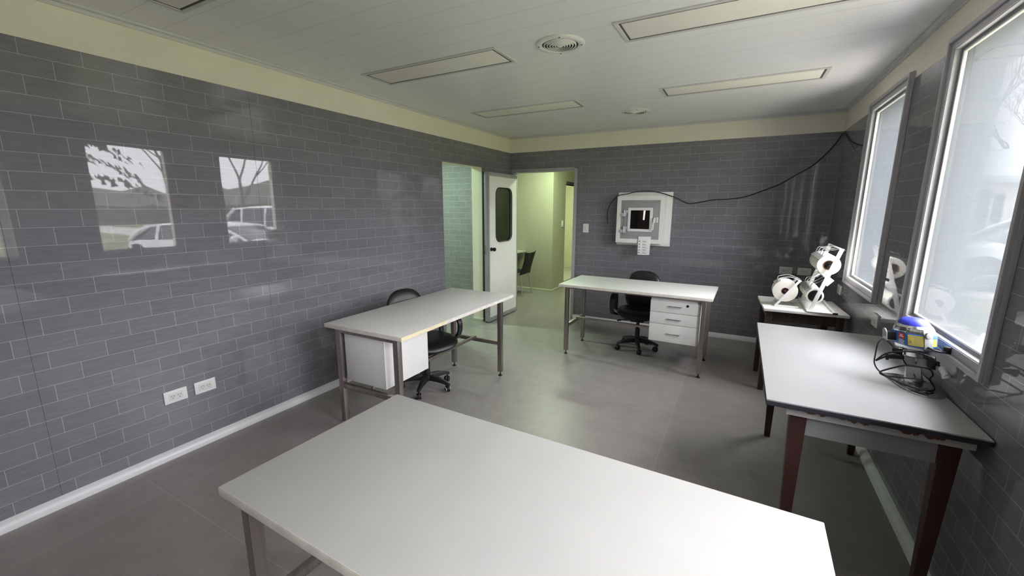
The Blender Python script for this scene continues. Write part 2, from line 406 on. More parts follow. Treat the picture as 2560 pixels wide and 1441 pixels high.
def wall_back():
    m = MB()
    m.box(0, DX[0], 0.004, 0.12, 0, H); m.box(DX[1], 1.74, 0.004, 0.12, 0, H); m.box(2.3, RW, 0.004, 0.12, 0, H); m.box(DX[0], DX[1], 0.004, 0.12, DZ, H)
    m.box(1.74, 2.3, 0.004, 0.12, 0, 1.2); m.box(1.74, 2.3, 0.004, 0.12, 1.75, H)
    m.box(0, RW, 0.001, 0.0045, TT, H)
    w = struct(m.build('wall_back', M['cream']))
    p = MB(); p.box(0, DX[0], 0, .004, 0, TT); p.box(DX[0], DX[1], 0, .004, DZ, TT); p.box(DX[1], 1.74, 0, .004, 0, TT)
    p.box(1.74, 2.3, 0, .004, 0, 1.2); p.box(1.74, 2.3, 0, .004, 1.75, TT); p.box(2.3, RW, 0, .004, 0, TT)
    p.build('tile_cladding', M['tile_b'], w, smooth=0)
wall_back()
CW = 0.06     # window casing width
def wall_right():
    ys = []
    for a, b in sorted(WIN): ys.append((a + CW, b - CW))
    z0, z1 = WZ[0] + CW, WZ[1] - CW
    m = MB(); p = MB(); y = YF
    for a, b in ys + [(0.12, 0.12)]:
        m.box(RW + .004, RW + .16, y, a, 0, H); p.box(RW, RW + .004, y, min(a, 0), 0, TT)
        if b > a:
            m.box(RW + .004, RW + .16, a, b, 0, z0); m.box(RW + .004, RW + .16, a, b, z1, H)
            p.box(RW, RW + .004, a, b, 0, z0); p.box(RW, RW + .004, a, b, z1, TT)
        y = b
    m.box(RW + .001, RW + .0045, YF, 0, TT, H)
    w = struct(m.build('wall_right', M['cream'])); p.build('tile_cladding', M['tile_r'], w, smooth=0)
wall_right()
struct(MB().box(-3.0, RW + .16, YF - .15, YF, 0, H).build('wall_front', M['cream']))
# rooms behind the openings
struct(MB().box(-3.0, -0.17, 0.0, 0.12, 0, H).build('wall_annex_back', M['tile_b'], smooth=0))
struct(MB().box(-3.0, -2.9, -4.0, 0.0, 0, H).build('wall_annex_left', M['hall']))
struct(MB().box(-3.0, -0.17, -4.1, -4.0, 0, H).build('wall_annex_front', M['hall']))
struct(MB().box(-1.5, 0.0, 1.67, 1.79, 0, H).build('wall_alcove_back', M['hall']))
struct(MB().box(-1.5, -1.4, 0.12, 1.67, 0, H).build('wall_alcove_left', M['hall']))
hl = MB(); hl.box(-.12, 0, 1.79, 2.31, 0, H); hl.box(-.12, 0, 3.15, 5.1, 0, H); hl.box(-.12, 0, 2.31, 3.15, 2.09, H)
struct(hl.build('wall_hall_left', M['hall']))
struct(MB().box(1.3, 1.42, 0.12, 5.1, 0, H).build('wall_hall_right', M['hall']))
struct(MB().box(-2.5, 1.42, 5.1, 5.2, 0, H).build('wall_hall_back', M['hall']))
struct(MB().box(-1.6, -1.5, 1.79, 5.1, 0, H).build('wall_store_left', M['hall']))
db = MB(); db.box(-.14, .006, 3.15, 3.21, 0, 2.15); db.box(-.14, .012, 2.31, 3.15, 2.09, 2.15)
struct(db.build('door_2', M['hooddark'], bevel=.002))
th = MB().box(-.13, .005, 2.31, 3.15, 0, .05); struct(th.build('trim_door_sill', M['hooddark']))

# cove skirting
def cove(name, p0, p1, inward, gaps=(), mat='base', h=0.056, d=0.036):
    p0, p1 = Vector(p0), Vector(p1); dv = (p1 - p0); L = dv.length; dv.normalize(); inn = Vector(inward)
    prof = [(0, h), (0.004, h), (0.008, h - .004)] + [(0.008 + (d - .008) * math.sin(t), 0.006 + (h - .012) * math.cos(t)) for t in [math.pi / 2 * k / 6 for k in range(1, 7)]] + [(d, 0), (0, 0)]
    m = MB(); m.loft([[p + inn * a + Vector((0, 0, z)) for a, z in prof] for p in (p0, p1)])
    return struct(m.build(name, M[mat], smooth=50))
cove('baseboard_left', (0.0, YF, 0), (0.0, OY[0], 0), (1, 0, 0))
cove('baseboard_left_corner', (0.0, OY[1], 0), (0.0, -0.01, 0), (1, 0, 0))
cove('baseboard_back', (DX[1] + .03, 0, 0), (RW, 0, 0), (0, -1, 0))
cove('baseboard_right', (RW, 0, 0), (RW, YF, 0), (-1, 0, 0))
cove('baseboard_alcove', (-1.4, 1.67, 0), (0.034, 1.67, 0), (0, -1, 0), mat='hall', h=.045, d=.018)
cove('baseboard_hall', (0, 1.64, 0), (0, 2.25, 0), (1, 0, 0), mat='hall', h=.045, d=.018)
cove('baseboard_opening', (-0.17, OY[1], 0), (0.0, OY[1], 0), (0, -1, 0), mat='hall', h=.045, d=.018)
# ceiling moulding
def crown(name, p0, p1, inward):
    p0, p1 = Vector(p0), Vector(p1); inn = Vector(inward)
    prof = [(0, H - .035), (.008, H - .035), (.010, H - .016), (.028, H - .012), (.030, H - .001), (0, H - .001)]
    m = MB(); m.loft([[p + inn * a + Vector((0, 0, z)) for a, z in prof] for p in (p0, p1)]); return struct(m.build(name, M['lampframe'], smooth=30))
crown('trim_ceiling_left', (0, YF, 0), (0, 0, 0), (1, 0, 0)); crown('trim_ceiling_back', (0, 0, 0), (RW, 0, 0), (0, -1, 0)); crown('trim_ceiling_right', (RW, 0, 0), (RW, YF, 0), (-1, 0, 0))
struct(MB().box(RW - .012, RW - .0005, -.012, -.0005, .06, TT).build('trim_corner_right', M['rubber'], smooth=0))

# windows
def rect_frame(m, x0, x1, y0, y1, z0, z1, w):
    ring = lambda x, d: [(x, y0 + d, z0 + d), (x, y1 - d, z0 + d), (x, y1 - d, z1 - d), (x, y0 + d, z1 - d)]      # one mitred frame
    m.weld = True; m.loft([ring(x0, w), ring(x0, 0), ring(x1, 0), ring(x1, w), ring(x0, w)], False)
def window(i, a, b, screen):
    r = bpy.data.objects.new('window_%d' % i, None); C.objects.link(r); r.location = (RW, (a + b) / 2, WZ[0]); struct(r)
    hw = (b - a) / 2; hh = WZ[1] - WZ[0]
    m = MB(); rect_frame(m, -.016, 0, -hw, hw, 0, hh, CW); rect_frame(m, -.030, -.015, -hw + .004, hw - .004, .004, hh - .004, .022)
    m.build('casing', M['frame'], r, bevel=.0025)
    m = MB(); q = CW - .004
    rect_frame(m, -.012, .034, -hw + q, hw - q, q, hh - q, .008); m.build('reveal_lining', M['sash'], r, bevel=.0015)
    q = CW + .006
    m = MB(); rect_frame(m, .010, .026, -hw + q, hw - q, q, hh - q, .010); m.build('gasket', M['rubber'], r, bevel=.002)
    q += .010
    m = MB(); rect_frame(m, .014, .030, -hw + q - .002, hw - q + .002, q - .002, hh - q + .002, .012); m.build('sash', M['sash'], r, bevel=.003)
    m = MB(); p = q + .006; m.add([(.022, -hw + p, p), (.022, hw - p, p), (.022, hw - p, hh - p), (.022, -hw + p, hh - p)], [(0, 1, 2, 3)]); m.build('pane', M['glass'], r, smooth=0)
    if screen:
        m = MB(); q = CW + .004; m.add([(.035, -hw + q, q), (.035, hw - q, q), (.035, hw - q, hh - q), (.035, -hw + q, hh - q)], [(0, 1, 2, 3)]); m.build('insect_screen', M['screen'], r, smooth=0)
for i, (a, b) in enumerate(WIN): window(i + 1, a, b, True)

# cold-room style door, standing open at right angles to its opening
def door_1():
    r = bpy.data.objects.new('door_1', None); C.objects.link(r); r.location = (0, 0, 0); struct(r)
    m = MB(); y0, y1 = -.012, .125
    m.box(DX[0] - .03, DX[0] + .012, y0, y1, 0, DZ + .03); m.box(DX[1] - .012, DX[1] + .026, y0, y1, 0, DZ + .03); m.box(DX[0] + .012, DX[1] - .012, y0, y1, DZ - .012, DZ + .03)
    m.build('door_frame', M['alu'], r, bevel=.003)
    m = MB(); m.box(DX[1] - .016, DX[1] + .030, -.016, -.010, 0, DZ + .034); m.box(DX[0] - .03, DX[1] + .030, -.016, -.010, DZ + .022, DZ + .034); m.build('frame_lip', M['frame'], r, bevel=.001)
    # leaf: lies in the plane x = .055 .. .125, y from -.885 to 0.0
    X0, X1, Y0, Y1, Z0, Z1 = .055, .125, -.885, -.02, .012, 2.105
    lf = bpy.data.objects.new('leaf', None); C.objects.link(lf); lf.parent = r
    # panel with rounded window hole, built on both faces
    wy0, wy1, wz0, wz1, rr = -.665, -.195, 1.145, 1.905, .10
    hole = []
    for cy, cz, a0 in ((wy1 - rr, wz1 - rr, 0), (wy0 + rr, wz1 - rr, 90), (wy0 + rr, wz0 + rr, 180), (wy1 - rr, wz0 + rr, 270)):
        for k in range(7):
            t = math.radians(a0 + 15 * k); hole.append((cy + rr * math.cos(t), cz + rr * math.sin(t)))
    f = .052; py0, py1, pz0, pz1 = Y0 + f, Y1 - .022, Z0 + f + .008, Z1 - f; qz0, qz1 = wz0 - .07, wz1 + .07
    outer = []
    for i, (y, z) in enumerate(hole):      # the ring round the hole, out to the panel edges
        c, k = divmod(i, 7); k = k if c % 2 == 0 else 6 - k
        ey = py1 if c in (0, 3) else py0; ez = qz1 if c < 2 else qz0
        outer.append((ey, z) if k < 3 else (ey, ez) if k == 3 else (y, ez))
    m = MB(); xa, xb = X0 + .004, X1 - .003
    m.loft([[(xb, y, z) for y, z in hole], [(xb, y, z) for y, z in outer], [(xa, y, z) for y, z in outer], [(xa, y, z) for y, z in hole], [(xb, y, z) for y, z in hole]], caps=False)
    m.box(xa, xb, py0, py1, pz0, qz0); m.box(xa, xb, py0, py1, qz1, pz1)
    m.build('panel', M['white'], lf, smooth=0)
    m = MB(); m.box(X0, X1, Y0 + .02, py0, Z0, Z1); m.box(X0, X1, py1, Y1, Z0, Z1); m.box(X0, X1, py0, py1, pz1, Z1); m.box(X0, X1, py0, py1, Z0, pz0)
    m.box(X0 + .012, X1 - .02, Y0, Y0 + .02, Z0 + .01, Z1 - .004)
    m.build('leaf_frame', M['alu'], lf, bevel=.003)
    m = MB(); m.tube([(X0 - .006, Y0 + .012, Z0 + .01), (X0 - .006, Y0 + .012, Z1)], .011, 8); m.box(X0 - .012, X0 + .002, Y0 + .01, Y1, Z0, Z0 + .03); m.build('seal', M['blackrub'], lf)
    m = MB(); m.tube([(X1 - .002, y, z) for y, z in hole + hole[:1]], .007, 6); m.build('window_gasket', M['blackrub'], lf)
    m = MB(); m.loft([[(X1 - .018, y, z) for y, z in hole], [(X1 - .022, y, z) for y, z in hole]]); m.build('vision_pane', M['doorglass'], lf, smooth=0)
    m = MB(); m.cyl((X1 - .004, -.80, 1.055), (X1 + .012, -.80, 1.055), .026, n=24); m.cyl((X1 + .012, -.80, 1.055), (X1 + .045, -.80, 1.055), .014, n=16); m.cyl((X1 + .04, -.80, 1.055), (X1 + .068, -.80, 1.055), .028, .024, 24)
    m.build('knob', M['black'], lf, bevel=.002)
    m = MB(); m.box(X0 + .024, X1 - .032, Y0 - .004, Y0 + .002, .99, 1.12); m.cyl((X0 + .03, Y0 - .018, 1.055), (X0 + .03, Y0, 1.055), .012, n=16); m.build('lock_plate', M['chrome'], lf, bevel=.001)
    m = MB()
    for z in (.35, 1.1, 1.85): m.cyl((X0 + .03, -.012, z - .05), (X0 + .03, -.012, z + .05), .009, n=12)
    m.build('hinge', M['alu'], lf)
    m = MB().box(.10, .135, -.035, -.016, 2.115, 2.15); m.build('strike_block', M['plast2'], r, bevel=.002)
door_1()
# ------------------------------------------------------------------ ceiling fittings
def ceiling_light(x0, y0, label):
    L, Wd = 1.185, .272
    t = thing('ceiling_light', label, 'ceiling light', (x0 + L / 2, y0 + Wd / 2, H), 0, 'recessed ceiling lights')
    a, b = L / 2, Wd / 2
    m = MB()
    def fr(w0, w1, za, zb):
        m.box(-a - w0, a + w0, -b - w0, -b + w1, za, zb); m.box(-a - w0, a + w0, b - w1, b + w0, za, zb); m.box(-a - w0, -a + w1, -b + w1, b - w1, za, zb); m.box(a - w1, a + w0, -b + w1, b - w1, za, zb)
    fr(.026, 0, -.006, 0); m.build('frame', M['lampframe'], t, bevel=.0015)
    m = MB(); fr(.001, .014, -.0025, 0); m.build('shadow_gap', M['slot'], t)
    m = MB(); m.box(-a + .014, a - .014, -b + .014, b - .014, -.004, 0); m.build('diffuser', M['diff'], t, bevel=.001)
ceiling_light(.430, -3.208, 'cream recessed ceiling light left of the nearer round air vent')
ceiling_light(.430, -1.668, 'cream recessed ceiling light nearest the far left ceiling corner')
ceiling_light(2.447, -3.208, 'cream recessed ceiling light right of the nearer round vent, cut by top edge')
ceiling_light(2.447, -1.694, 'cream recessed ceiling light right of the farther round vent, near the windows')
ceiling_light(.430, -4.745, 'cream recessed ceiling light with only one corner in view at top left')
def vent(x, y, label):
    t = thing('air_vent', label, 'air vent', (x, y, H), 0, 'round ceiling vents')
    m = MB(); m.lathe([(.158, 0), (.158, -.003), (.150, -.008), (.126, -.011), (.118, -.009), (.115, -.001), (.115, 0), (.158, 0)], 40, caps=False); m.build('rim', M['vent'], t)
    m = MB(); m.cyl((0, 0, -.0005), (0, 0, -.0015), .116, n=40); m.build('opening', M['hole'], t)
    for k, rr in enumerate((.106, .088, .070, .052, .036)):
        m = MB(); z = -.006 - .0012 * k
        m.lathe([(rr, z + .004), (rr - .001, z - .003), (rr - .008, z - .006), (rr - .009, z - .0045), (rr - .0035, z - .001), (rr - .0025, z + .004), (rr, z + .004)], 36, caps=False); m.build('louvre_ring', M['vent'], t)
    m = MB(); m.lathe([(.021, -.006), (.019, -.014), (.010, -.017), (.001, -.018)], 32); m.build('centre_cone', M['vent'], t)
    for k in range(4):
        an = math.radians(20 + 90 * k); m = MB(); m.cyl((.137 * math.cos(an), .137 * math.sin(an), -.008), (.137 * math.cos(an), .137 * math.sin(an), -.0115), .005, n=10); m.build('screw', M['hole'], t)
vent(2.037, -3.07, 'round white ceiling air vent nearer the camera, between two lights')
vent(2.036, -.885, 'round white ceiling air vent farther away, near the back wall')

# ------------------------------------------------------------------ lab desks
def foot_mb(x, y):
    m = MB(); m.cyl((x, y, .012), (x, y, .045), .006, n=10); m.lathe([(.019, 0), (.019, .006), (.010, .013), (.007, .014)], 18, (x, y, 0)); return m
def desk(label, loc, rz, lx, ly, top=.8, edge_front='edge', pedestal=None, half=(.777, .3625), topmat='lam1', bare=None):
    """local frame: long axis x; lx / ly = leg centres"""
    t = thing('laboratory_desk', label, 'desk', loc, rz, 'steel-legged white desks')
    hx, hy = half; e = MB()
    e.box(-hx, hx, -hy, hy, top - .028, top - .003); e.mat(1).box(-hx + .001, hx - .001, -hy + .001, hy - .001, top - .003, top)
    e.build('tabletop', [M[edge_front], M[topmat]], t, bevel=.0012)
    if bare: MB().box(bare[0], bare[1], -hy - .0012, -hy + .001, top - .0275, top - .001).build('bare_edge', M['cedge'], t, bevel=.0004)
    w = .021; zt = top - .028
    for x in lx:
        for y in ly:
            l = MB().box(x - w, x + w, y - w, y + w, .043, zt).build('leg', M['steel'], t, bevel=.003)
            foot_mb(x, y).build('foot', M['black'], l)
    for x in lx:
        MB().box(x - .015, x + .015, ly[0] + w, ly[1] - w, .315, .350).build('side_rail', M['steel'], t, bevel=.002)
        MB().box(x - .012, x + .012, ly[0] + w, ly[1] - w, zt - .032, zt - .001).build('top_rail', M['steel'], t, bevel=.002)
    ym = sum(ly) / 2
    MB().box(lx[0] + .015, lx[1] - .015, ym - .011, ym + .011, .350, .376).build('stretcher', M['steel'], t, bevel=.002)
    for y in ly: MB().box(lx[0] + w, lx[1] - w, y - .010, y + .010, zt - .014, zt - .001).build('apron_rail', M['steel'], t, bevel=.002)
    if pedestal:
        x0, x1, y0, y1, z0, z1, front = pedestal
        c = MB(); c.box(x0, x1, y0 + .018, y1, z0, z1); c.build('drawer_carcass', M['white'], t, bevel=.001)
        if front:
            zs = [z1 - .025, z0 + .302, z0 + .182, z0]
            for k in range(3):
                d = MB().box(x0 - .0015, x1 + .0015, y0, y0 + .018, zs[k + 1] + (.002 if k < 2 else 0), zs[k] - .002).build('drawer', M['white'], t, bevel=.0015)
                cx, cz = (x0 + x1) / 2, (zs[k] + zs[k + 1]) / 2 + (.012 if k == 0 else 0)
                h = MB(); h.tube([(cx - .060, y0, cz), (cx - .056, y0 - .022, cz), (cx - .02, y0 - .026, cz), (cx + .02, y0 - .026, cz), (cx + .056, y0 - .022, cz), (cx + .060, y0, cz)], .0048, 8, 3)
                h.build('handle', M['chrome'], d)
                if k == 0:
                    h = MB(); h.cyl((x1 - .118, y0 + .001, zs[0] - .030), (x1 - .118, y0 - .006, zs[0] - .030), .0125, n=18); h.build('lock', M['black'], d, bevel=.001)
    return t
desk('white desk with three drawers facing the room, below the wall pass-through box', (2.235, -1.20, 0), math.radians(-1.0), (-.680, .710), (-.335, .205),
     pedestal=(.215, .680, -.315, .04, .305, .75, True))
desk('white desk along the left wall with plain white pedestal at its near end', (.928, -3.085, 0), math.radians(90.6), (-.747, .647), (-.295, .258),
     half=(.785, .369), bare=(-.785, -.30), pedestal=(-.735, -.275, -.180, .225, .375, .748, False))
desk('large white desk in the foreground, running off the bottom edge of the photo', (2.65, -4.885, 0), math.radians(-1.3), (-.76, .745), (-.30, .31), half=(.787, .371), topmat='lam')

# ------------------------------------------------------------------ office chairs
def office_chair(label, loc, rz):
    """local frame: faces -y"""
    t = thing('office_chair', label, 'chair', loc, rz, 'black office chairs')
    b = MB(); b.lathe([(.046, .085), (.050, .095), (.046, .135), (.036, .142)], 20)
    b.build('base_hub', M['black'], t)
    for k in range(5):
        an = math.radians(-90 + 14 + 72 * k); d = Vector((math.cos(an), math.sin(an), 0)); s_ = Vector((-d.y, d.x, 0))
        rings = []
        for r_, w_, z0, z1 in ((.03, .028, .085, .135), (.12, .024, .085, .128), (.19, .019, .078, .108), (.232, .017, .066, .092), (.245, .012, .066, .086)):
            p = d * r_; rings.append([p + s_ * w_ + Vector((0, 0, z0)), p - s_ * w_ + Vector((0, 0, z0)), p - s_ * w_ * .7 + Vector((0, 0, z1)), p + s_ * w_ * .7 + Vector((0, 0, z1))])
        a_ = MB().loft(rings).build('base_arm', M['black'], t, bevel=.004)
        c = MB(); q = d * .225; an2 = an + 1.1 + k; e = Vector((math.cos(an2), math.sin(an2), 0)); g = Vector((-e.y, e.x, 0)); ctr = q + g * .014
        for sd in (-1, 1): c.cyl(ctr + e * (sd * .006) + Vector((0, 0, .027)), ctr + e * (sd * .021) + Vector((0, 0, .027)), .027, n=20)
        c.tube([ctr + e * .0 + Vector((0, 0, .027)) + (g * math.cos(v) + Vector((0, 0, 1)) * math.sin(v)) * .029 for v in [math.pi * j / 6 for j in range(7)]], .008, 6)
        c.cyl(q + Vector((0, 0, .05)), q + Vector((0, 0, .078)), .007, n=10)
        cs = c.build('caster', M['black'], a_, bevel=.003)
        h = MB()
        for sd in (-1, 1): h.annulus(ctr + e * (sd * .0205) + Vector((0, 0, .027)), ctr + e * (sd * .0225) + Vector((0, 0, .027)), .026, .020, 20)
        if k == 0 and 'left wall' in label: h.build('wheel_ring', M['plast2'], a_)
    m = MB(); m.cyl((0, 0, .13), (0, 0, .25), .028, .026, 20); m.cyl((0, 0, .25), (0, 0, .345), .018, n=18); m.build('gas_column', M['black'], t)
    m = MB(); m.box(-.075, .075, -.10, .10, .342, .366); m.build('tilt_plate', M['black'], t, bevel=.006)
    m = MB(); m.tube([(-.06, -.04, .352), (-.15, -.06, .350), (-.20, -.075, .342)], .006, 8, 3); m.tube([(-.185, -.07, .344), (-.225, -.082, .338)], .010, 8); m.build('height_lever', M['black'], t)
    so = superellipse(.240, .245, 3.2, 40); m = MB()
    def sb(u, v, w):
        z = .440 + w - .35 * max(0, -v - .10) ** 1.6 + .10 * (abs(u) / .22) ** 3 * .25
        return (u, v - .03, z)
    pillow(m, so, .105, sb, 8); m.build('seat', M['leather'], t, smooth=60, subsurf=1)
    bo = []
    for u, v in superellipse(.222, .275, 2.7, 44): bo.append((u * (1.0 - .16 * max(0, -v / .275) ** 1.5), v))
    m = MB()
    def bb(u, v, w): return (u, .262 + w + .06 * (v + .275) / .55 - .45 * u * u + .12 * v * v, .622 + v)
    pillow(m, bo, .085, bb, 8); m.build('backrest', M['leather'], t, smooth=60, subsurf=1)
    m = MB(); m.strip([(0, .06, .352), (0, .22, .350), (0, .300, .385), (0, .318, .47), (0, .326, .56)], .055, .010, (1, 0, 0), 4); m.build('back_support', M['black'], t)
    for s_ in (-1, 1):
        m = MB(); x = s_ * .285
        m.strip([(s_ * .19, .10, .400), (x - s_ * .01, .115, .425), (x, .13, .50), (x, .12, .585), (x, .075, .628), (x, -.03, .638), (x, -.105, .622), (x, -.14, .58), (x, -.135, .50), (x, -.09, .435), (x - s_ * .02, -.05, .410), (s_ * .19, -.03, .398)], .046, .024, (1, 0, 0), 4)
        m.build('armrest', M['black'], t, bevel=.006)
    return t
office_chair('black office chair between the back wall and the desk with drawers', (2.22, -.965, 0), math.radians(4))
office_chair('black office chair between the left wall and the desk beside it', (.775, -3.005, 0), math.radians(78))

# ------------------------------------------------------------------ table under the windows and its board
def wooden_table():
    t = thing('wooden_table', 'old white-painted table with brown tapered legs, under a laminate board by the window', 'table', (3.70, -3.05, 0))
    x0, x1, y0, y1 = 3.425 - 3.70, 4.028 - 3.70, -3.72 + 3.05, -2.40 + 3.05
    MB().box(x0, x1, y0, y1, .737, .789).build('tabletop', M['chip'], t, bevel=.004)
    for y in (y0 + .05, y1 - .05): MB().box(x0 + .045, x1 - .05, y - .009, y + .009, .638, .737).build('apron', M['lam2'], t, bevel=.002)
    for x in (x0 + .035, x1 - .04): MB().box(x - .009, x + .009, y0 + .06, y1 - .06, .638, .737).build('apron', M['lam2'], t, bevel=.002)
    for sx, x in ((-1, x0 + .050), (1, x1 - .058)):
        for sy, y in ((-1, y0 + .055), (1, y1 - .055)):
            l = MB(); a, c = .032, .018; ox, oy = -sx * .0, 0
            l.frustum((x - a, x + a, y - a, y + a), .736, (x + sx * -.006 - c, x + sx * -.006 + c, y - c, y + c), .0); l.build('leg', M['wbrown'], t, bevel=.003)
wooden_table()
b = MB(); b.box(-.354, .350, -.711, .709, 0, .020); b.mat(1).box(-.353, .349, -.710, .708, .020, .0255)
bo = b.build('laminate_board', [M['dark'], M['lam2']], bevel=.0008); bo.location = (3.694, -3.070, .7895)
tag(bo, 'large white board with dark edge lying on the old table by the window', 'board')

def side_table():
    t = thing('side_table', 'small white-topped table with dark wooden legs in the far right corner', 'table', (3.705, -1.30, 0))
    t.rotation_euler = (0, 0, math.radians(3))
    MB().box(-.303, .303, -.30, .30, .747, .770).build('tabletop', M['lam1'], t, bevel=.002)
    for y in (-.245, .245): MB().box(-.24, .24, y - .01, y + .01, .655, .747).build('apron', M['wdark'], t, bevel=.002)
    for x in (-.255, .255): MB().box(x - .01, x + .01, -.235, .235, .655, .747).build('apron', M['wdark'], t, bevel=.002)
    for x in (-.255, .255):
        for y in (-.245, .245): MB().frustum((x - .026, x + .026, y - .026, y + .026), .746, (x - .02, x + .02, y - .02, y + .02), 0).build('leg', M['wdark'], t, bevel=.003)
side_table()

# ------------------------------------------------------------------ label rolls and their dispensers
def label_roll(label, p0, p1, ro, ri, core, hub, e0=.033, e1=.038):
    p0, p1 = Vector(p0), Vector(p1); d = (p1 - p0).normalized()
    t = thing('label_roll', label, 'label roll', p0, 0, 'white label rolls')
    L = (p1 - p0).length
    m = MB(); m.annulus(d * 0, d * L, ro, ri + .004, 48); m.build('paper_roll', M['roll'], t, bevel=.0015)
    m = MB(); m.annulus(-d * .002, d * (L + .002), ri + .005, ri, 36); m.build('core_tube', M[core], t)
    m = MB(); m.cyl(d * .012, d * .016, ri, n=30); m.cyl(-d * .006, d * .02, .012, n=16); m.build('hub_disc', M[hub], t)
    m = MB(); m.cyl(-d * e0, d * (L + e1), .006, n=14); m.build('spindle', M['chrome'], t)
label_roll('upper white label roll on the two-tier rack', (3.845, -1.515, 1.168), (3.845, -1.06, 1.168), .082, .036, 'brown', 'black')
label_roll('lower white label roll on the two-tier rack', (3.780, -1.515, .899), (3.780, -1.06, .899), .064, .044, 'cable', 'black')
label_roll('white label roll with dark red centre on the small holder', (3.570, -1.455, .912), (3.570, -1.315, .912), .096, .024, 'redcore', 'redcore', .0125, .0145)

def rack():
    t = thing('label_dispenser', 'white two-tier label dispenser rack leaning on the corner table', 'label dispenser', (3.82, -1.30, .7705))
    o = Vector((3.82, -1.30, .7705)); P = lambda x, y, z: Vector((x, y, z)) - o
    for x in (3.738, 3.925):
        m = MB(); m.xf(Matrix.Translation(-o)); m.box(x - .013, x + .013, -1.595, -1.0, .7705, .7735); m.box(x - .013, x - .010, -1.595, -1.0, .7735, .792); m.build('base_rail', M['white'], t, bevel=.001)
    for y in (-1.59, -1.012):
        m = MB(); m.xf(Matrix.Translation(-o)); m.box(3.725, 3.938, y - .012, y + .012, .7735, .780); m.build('cross_rail', M['white'], t, bevel=.001)
    for y in (-1.552, -1.018):
        m = MB(); m.strip([P(3.757, y, .780), P(3.912, y, 1.312)], .005, .030, (0, 1, 0)); m.build('upright', M['white'], t, bevel=.001)
        m = MB(); m.strip([P(3.830, y + .004, 1.010), P(3.872, y + .004, 1.062)], .004, .05, (0, 1, 0)); m.build('gusset', M['white'], t)
    for (x, z), nm in (((3.906, 1.302), 'top_bar'), ((3.846, 1.052), 'middle_bar')):
        m = MB(); m.xf(Matrix.Translation(-o)); m.box(x - .004, x + .022, -1.552, -1.018, z - .004, z + .004); m.build(nm, M['alu'] if nm == 'top_bar' else M['white'], t, bevel=.001)
    for (bx, bz), (cx, cz, rr) in (((3.906, 1.300), (3.845, 1.168, .082)), ((3.846, 1.050), (3.780, .899, .064))):
        an = math.radians(128); px, pz = cx + (rr + .006) * math.cos(an), cz + (rr + .006) * math.sin(an)
        m = MB(); m.strip([P(px - .026, -1.30, pz - .020), P(px, -1.30, pz), P(px + .012, -1.30, pz + .006)], .44, .003, (0, 1, 0)); m.build('cutter_blade', M['alu'], t)
        for y in (-1.47, -1.36, -1.22, -1.11):
            m = MB(); m.tube([P(bx, y, bz), P(px + .05, y, pz + .052), P(px + .022, y, pz + .050), P(px + .004, y, pz + .004)], .0028, 6, 3); m.build('spring_wire', M['chrome'], t)
    m = MB(); m.xf(Matrix.Translation(-o)); m.box(3.905, 3.94, -1.606, -1.594, .7715, .785); m.build('end_cap', M['black'], t)
rack()
def holder():
    o = Vector((3.59, -1.36, .7705)); P = lambda x, y, z: Vector((x, y, z)) - o
    t = thing('label_holder', 'small white slanted holder for a single label roll on corner table', 'label dispenser', o)
    for y in (-1.478, -1.290):
        m = MB(); m.strip([P(3.512, y, .786), P(3.668, y, 1.018)], .004, .020, (0, 1, 0)); m.build('upright', M['white'], t, bevel=.001)
        m = MB(); m.xf(Matrix.Translation(-o)); m.box(3.500, 3.682, y - .004, y + .012, .7705, .7745); m.box(3.500, 3.682, y - .004, y, .7745, .788); m.build('base_rail', M['white'], t, bevel=.001)
    for x in (3.505, 3.667):
        m = MB(); m.xf(Matrix.Translation(-o)); m.box(x - .005, x + .012, -1.47, -1.29, .7745, .780); m.build('cross_rail', M['white'], t, bevel=.001)
    m = MB(); m.xf(Matrix.Translation(-o)); m.box(3.655, 3.680, -1.478, -1.290, 1.008, 1.014); m.build('top_bar', M['white'], t, bevel=.001)
    an = math.radians(125); px, pz = 3.57 + .101 * math.cos(an), .912 + .101 * math.sin(an)
    m = MB(); m.strip([P(px - .03, -1.385, pz - .026), P(px, -1.385, pz), P(px + .014, -1.385, pz + .008)], .15, .003, (0, 1, 0)); m.build('cutter_blade', M['alu'], t)
    for y in (-1.455, -1.315):
        m = MB(); m.tube([P(3.664, y, 1.012), P(3.60, y, 1.040), P(px + .01, y, pz + .030), P(px, y, pz + .003)], .0028, 6, 3); m.build('spring_wire', M['white'], t)
holder()

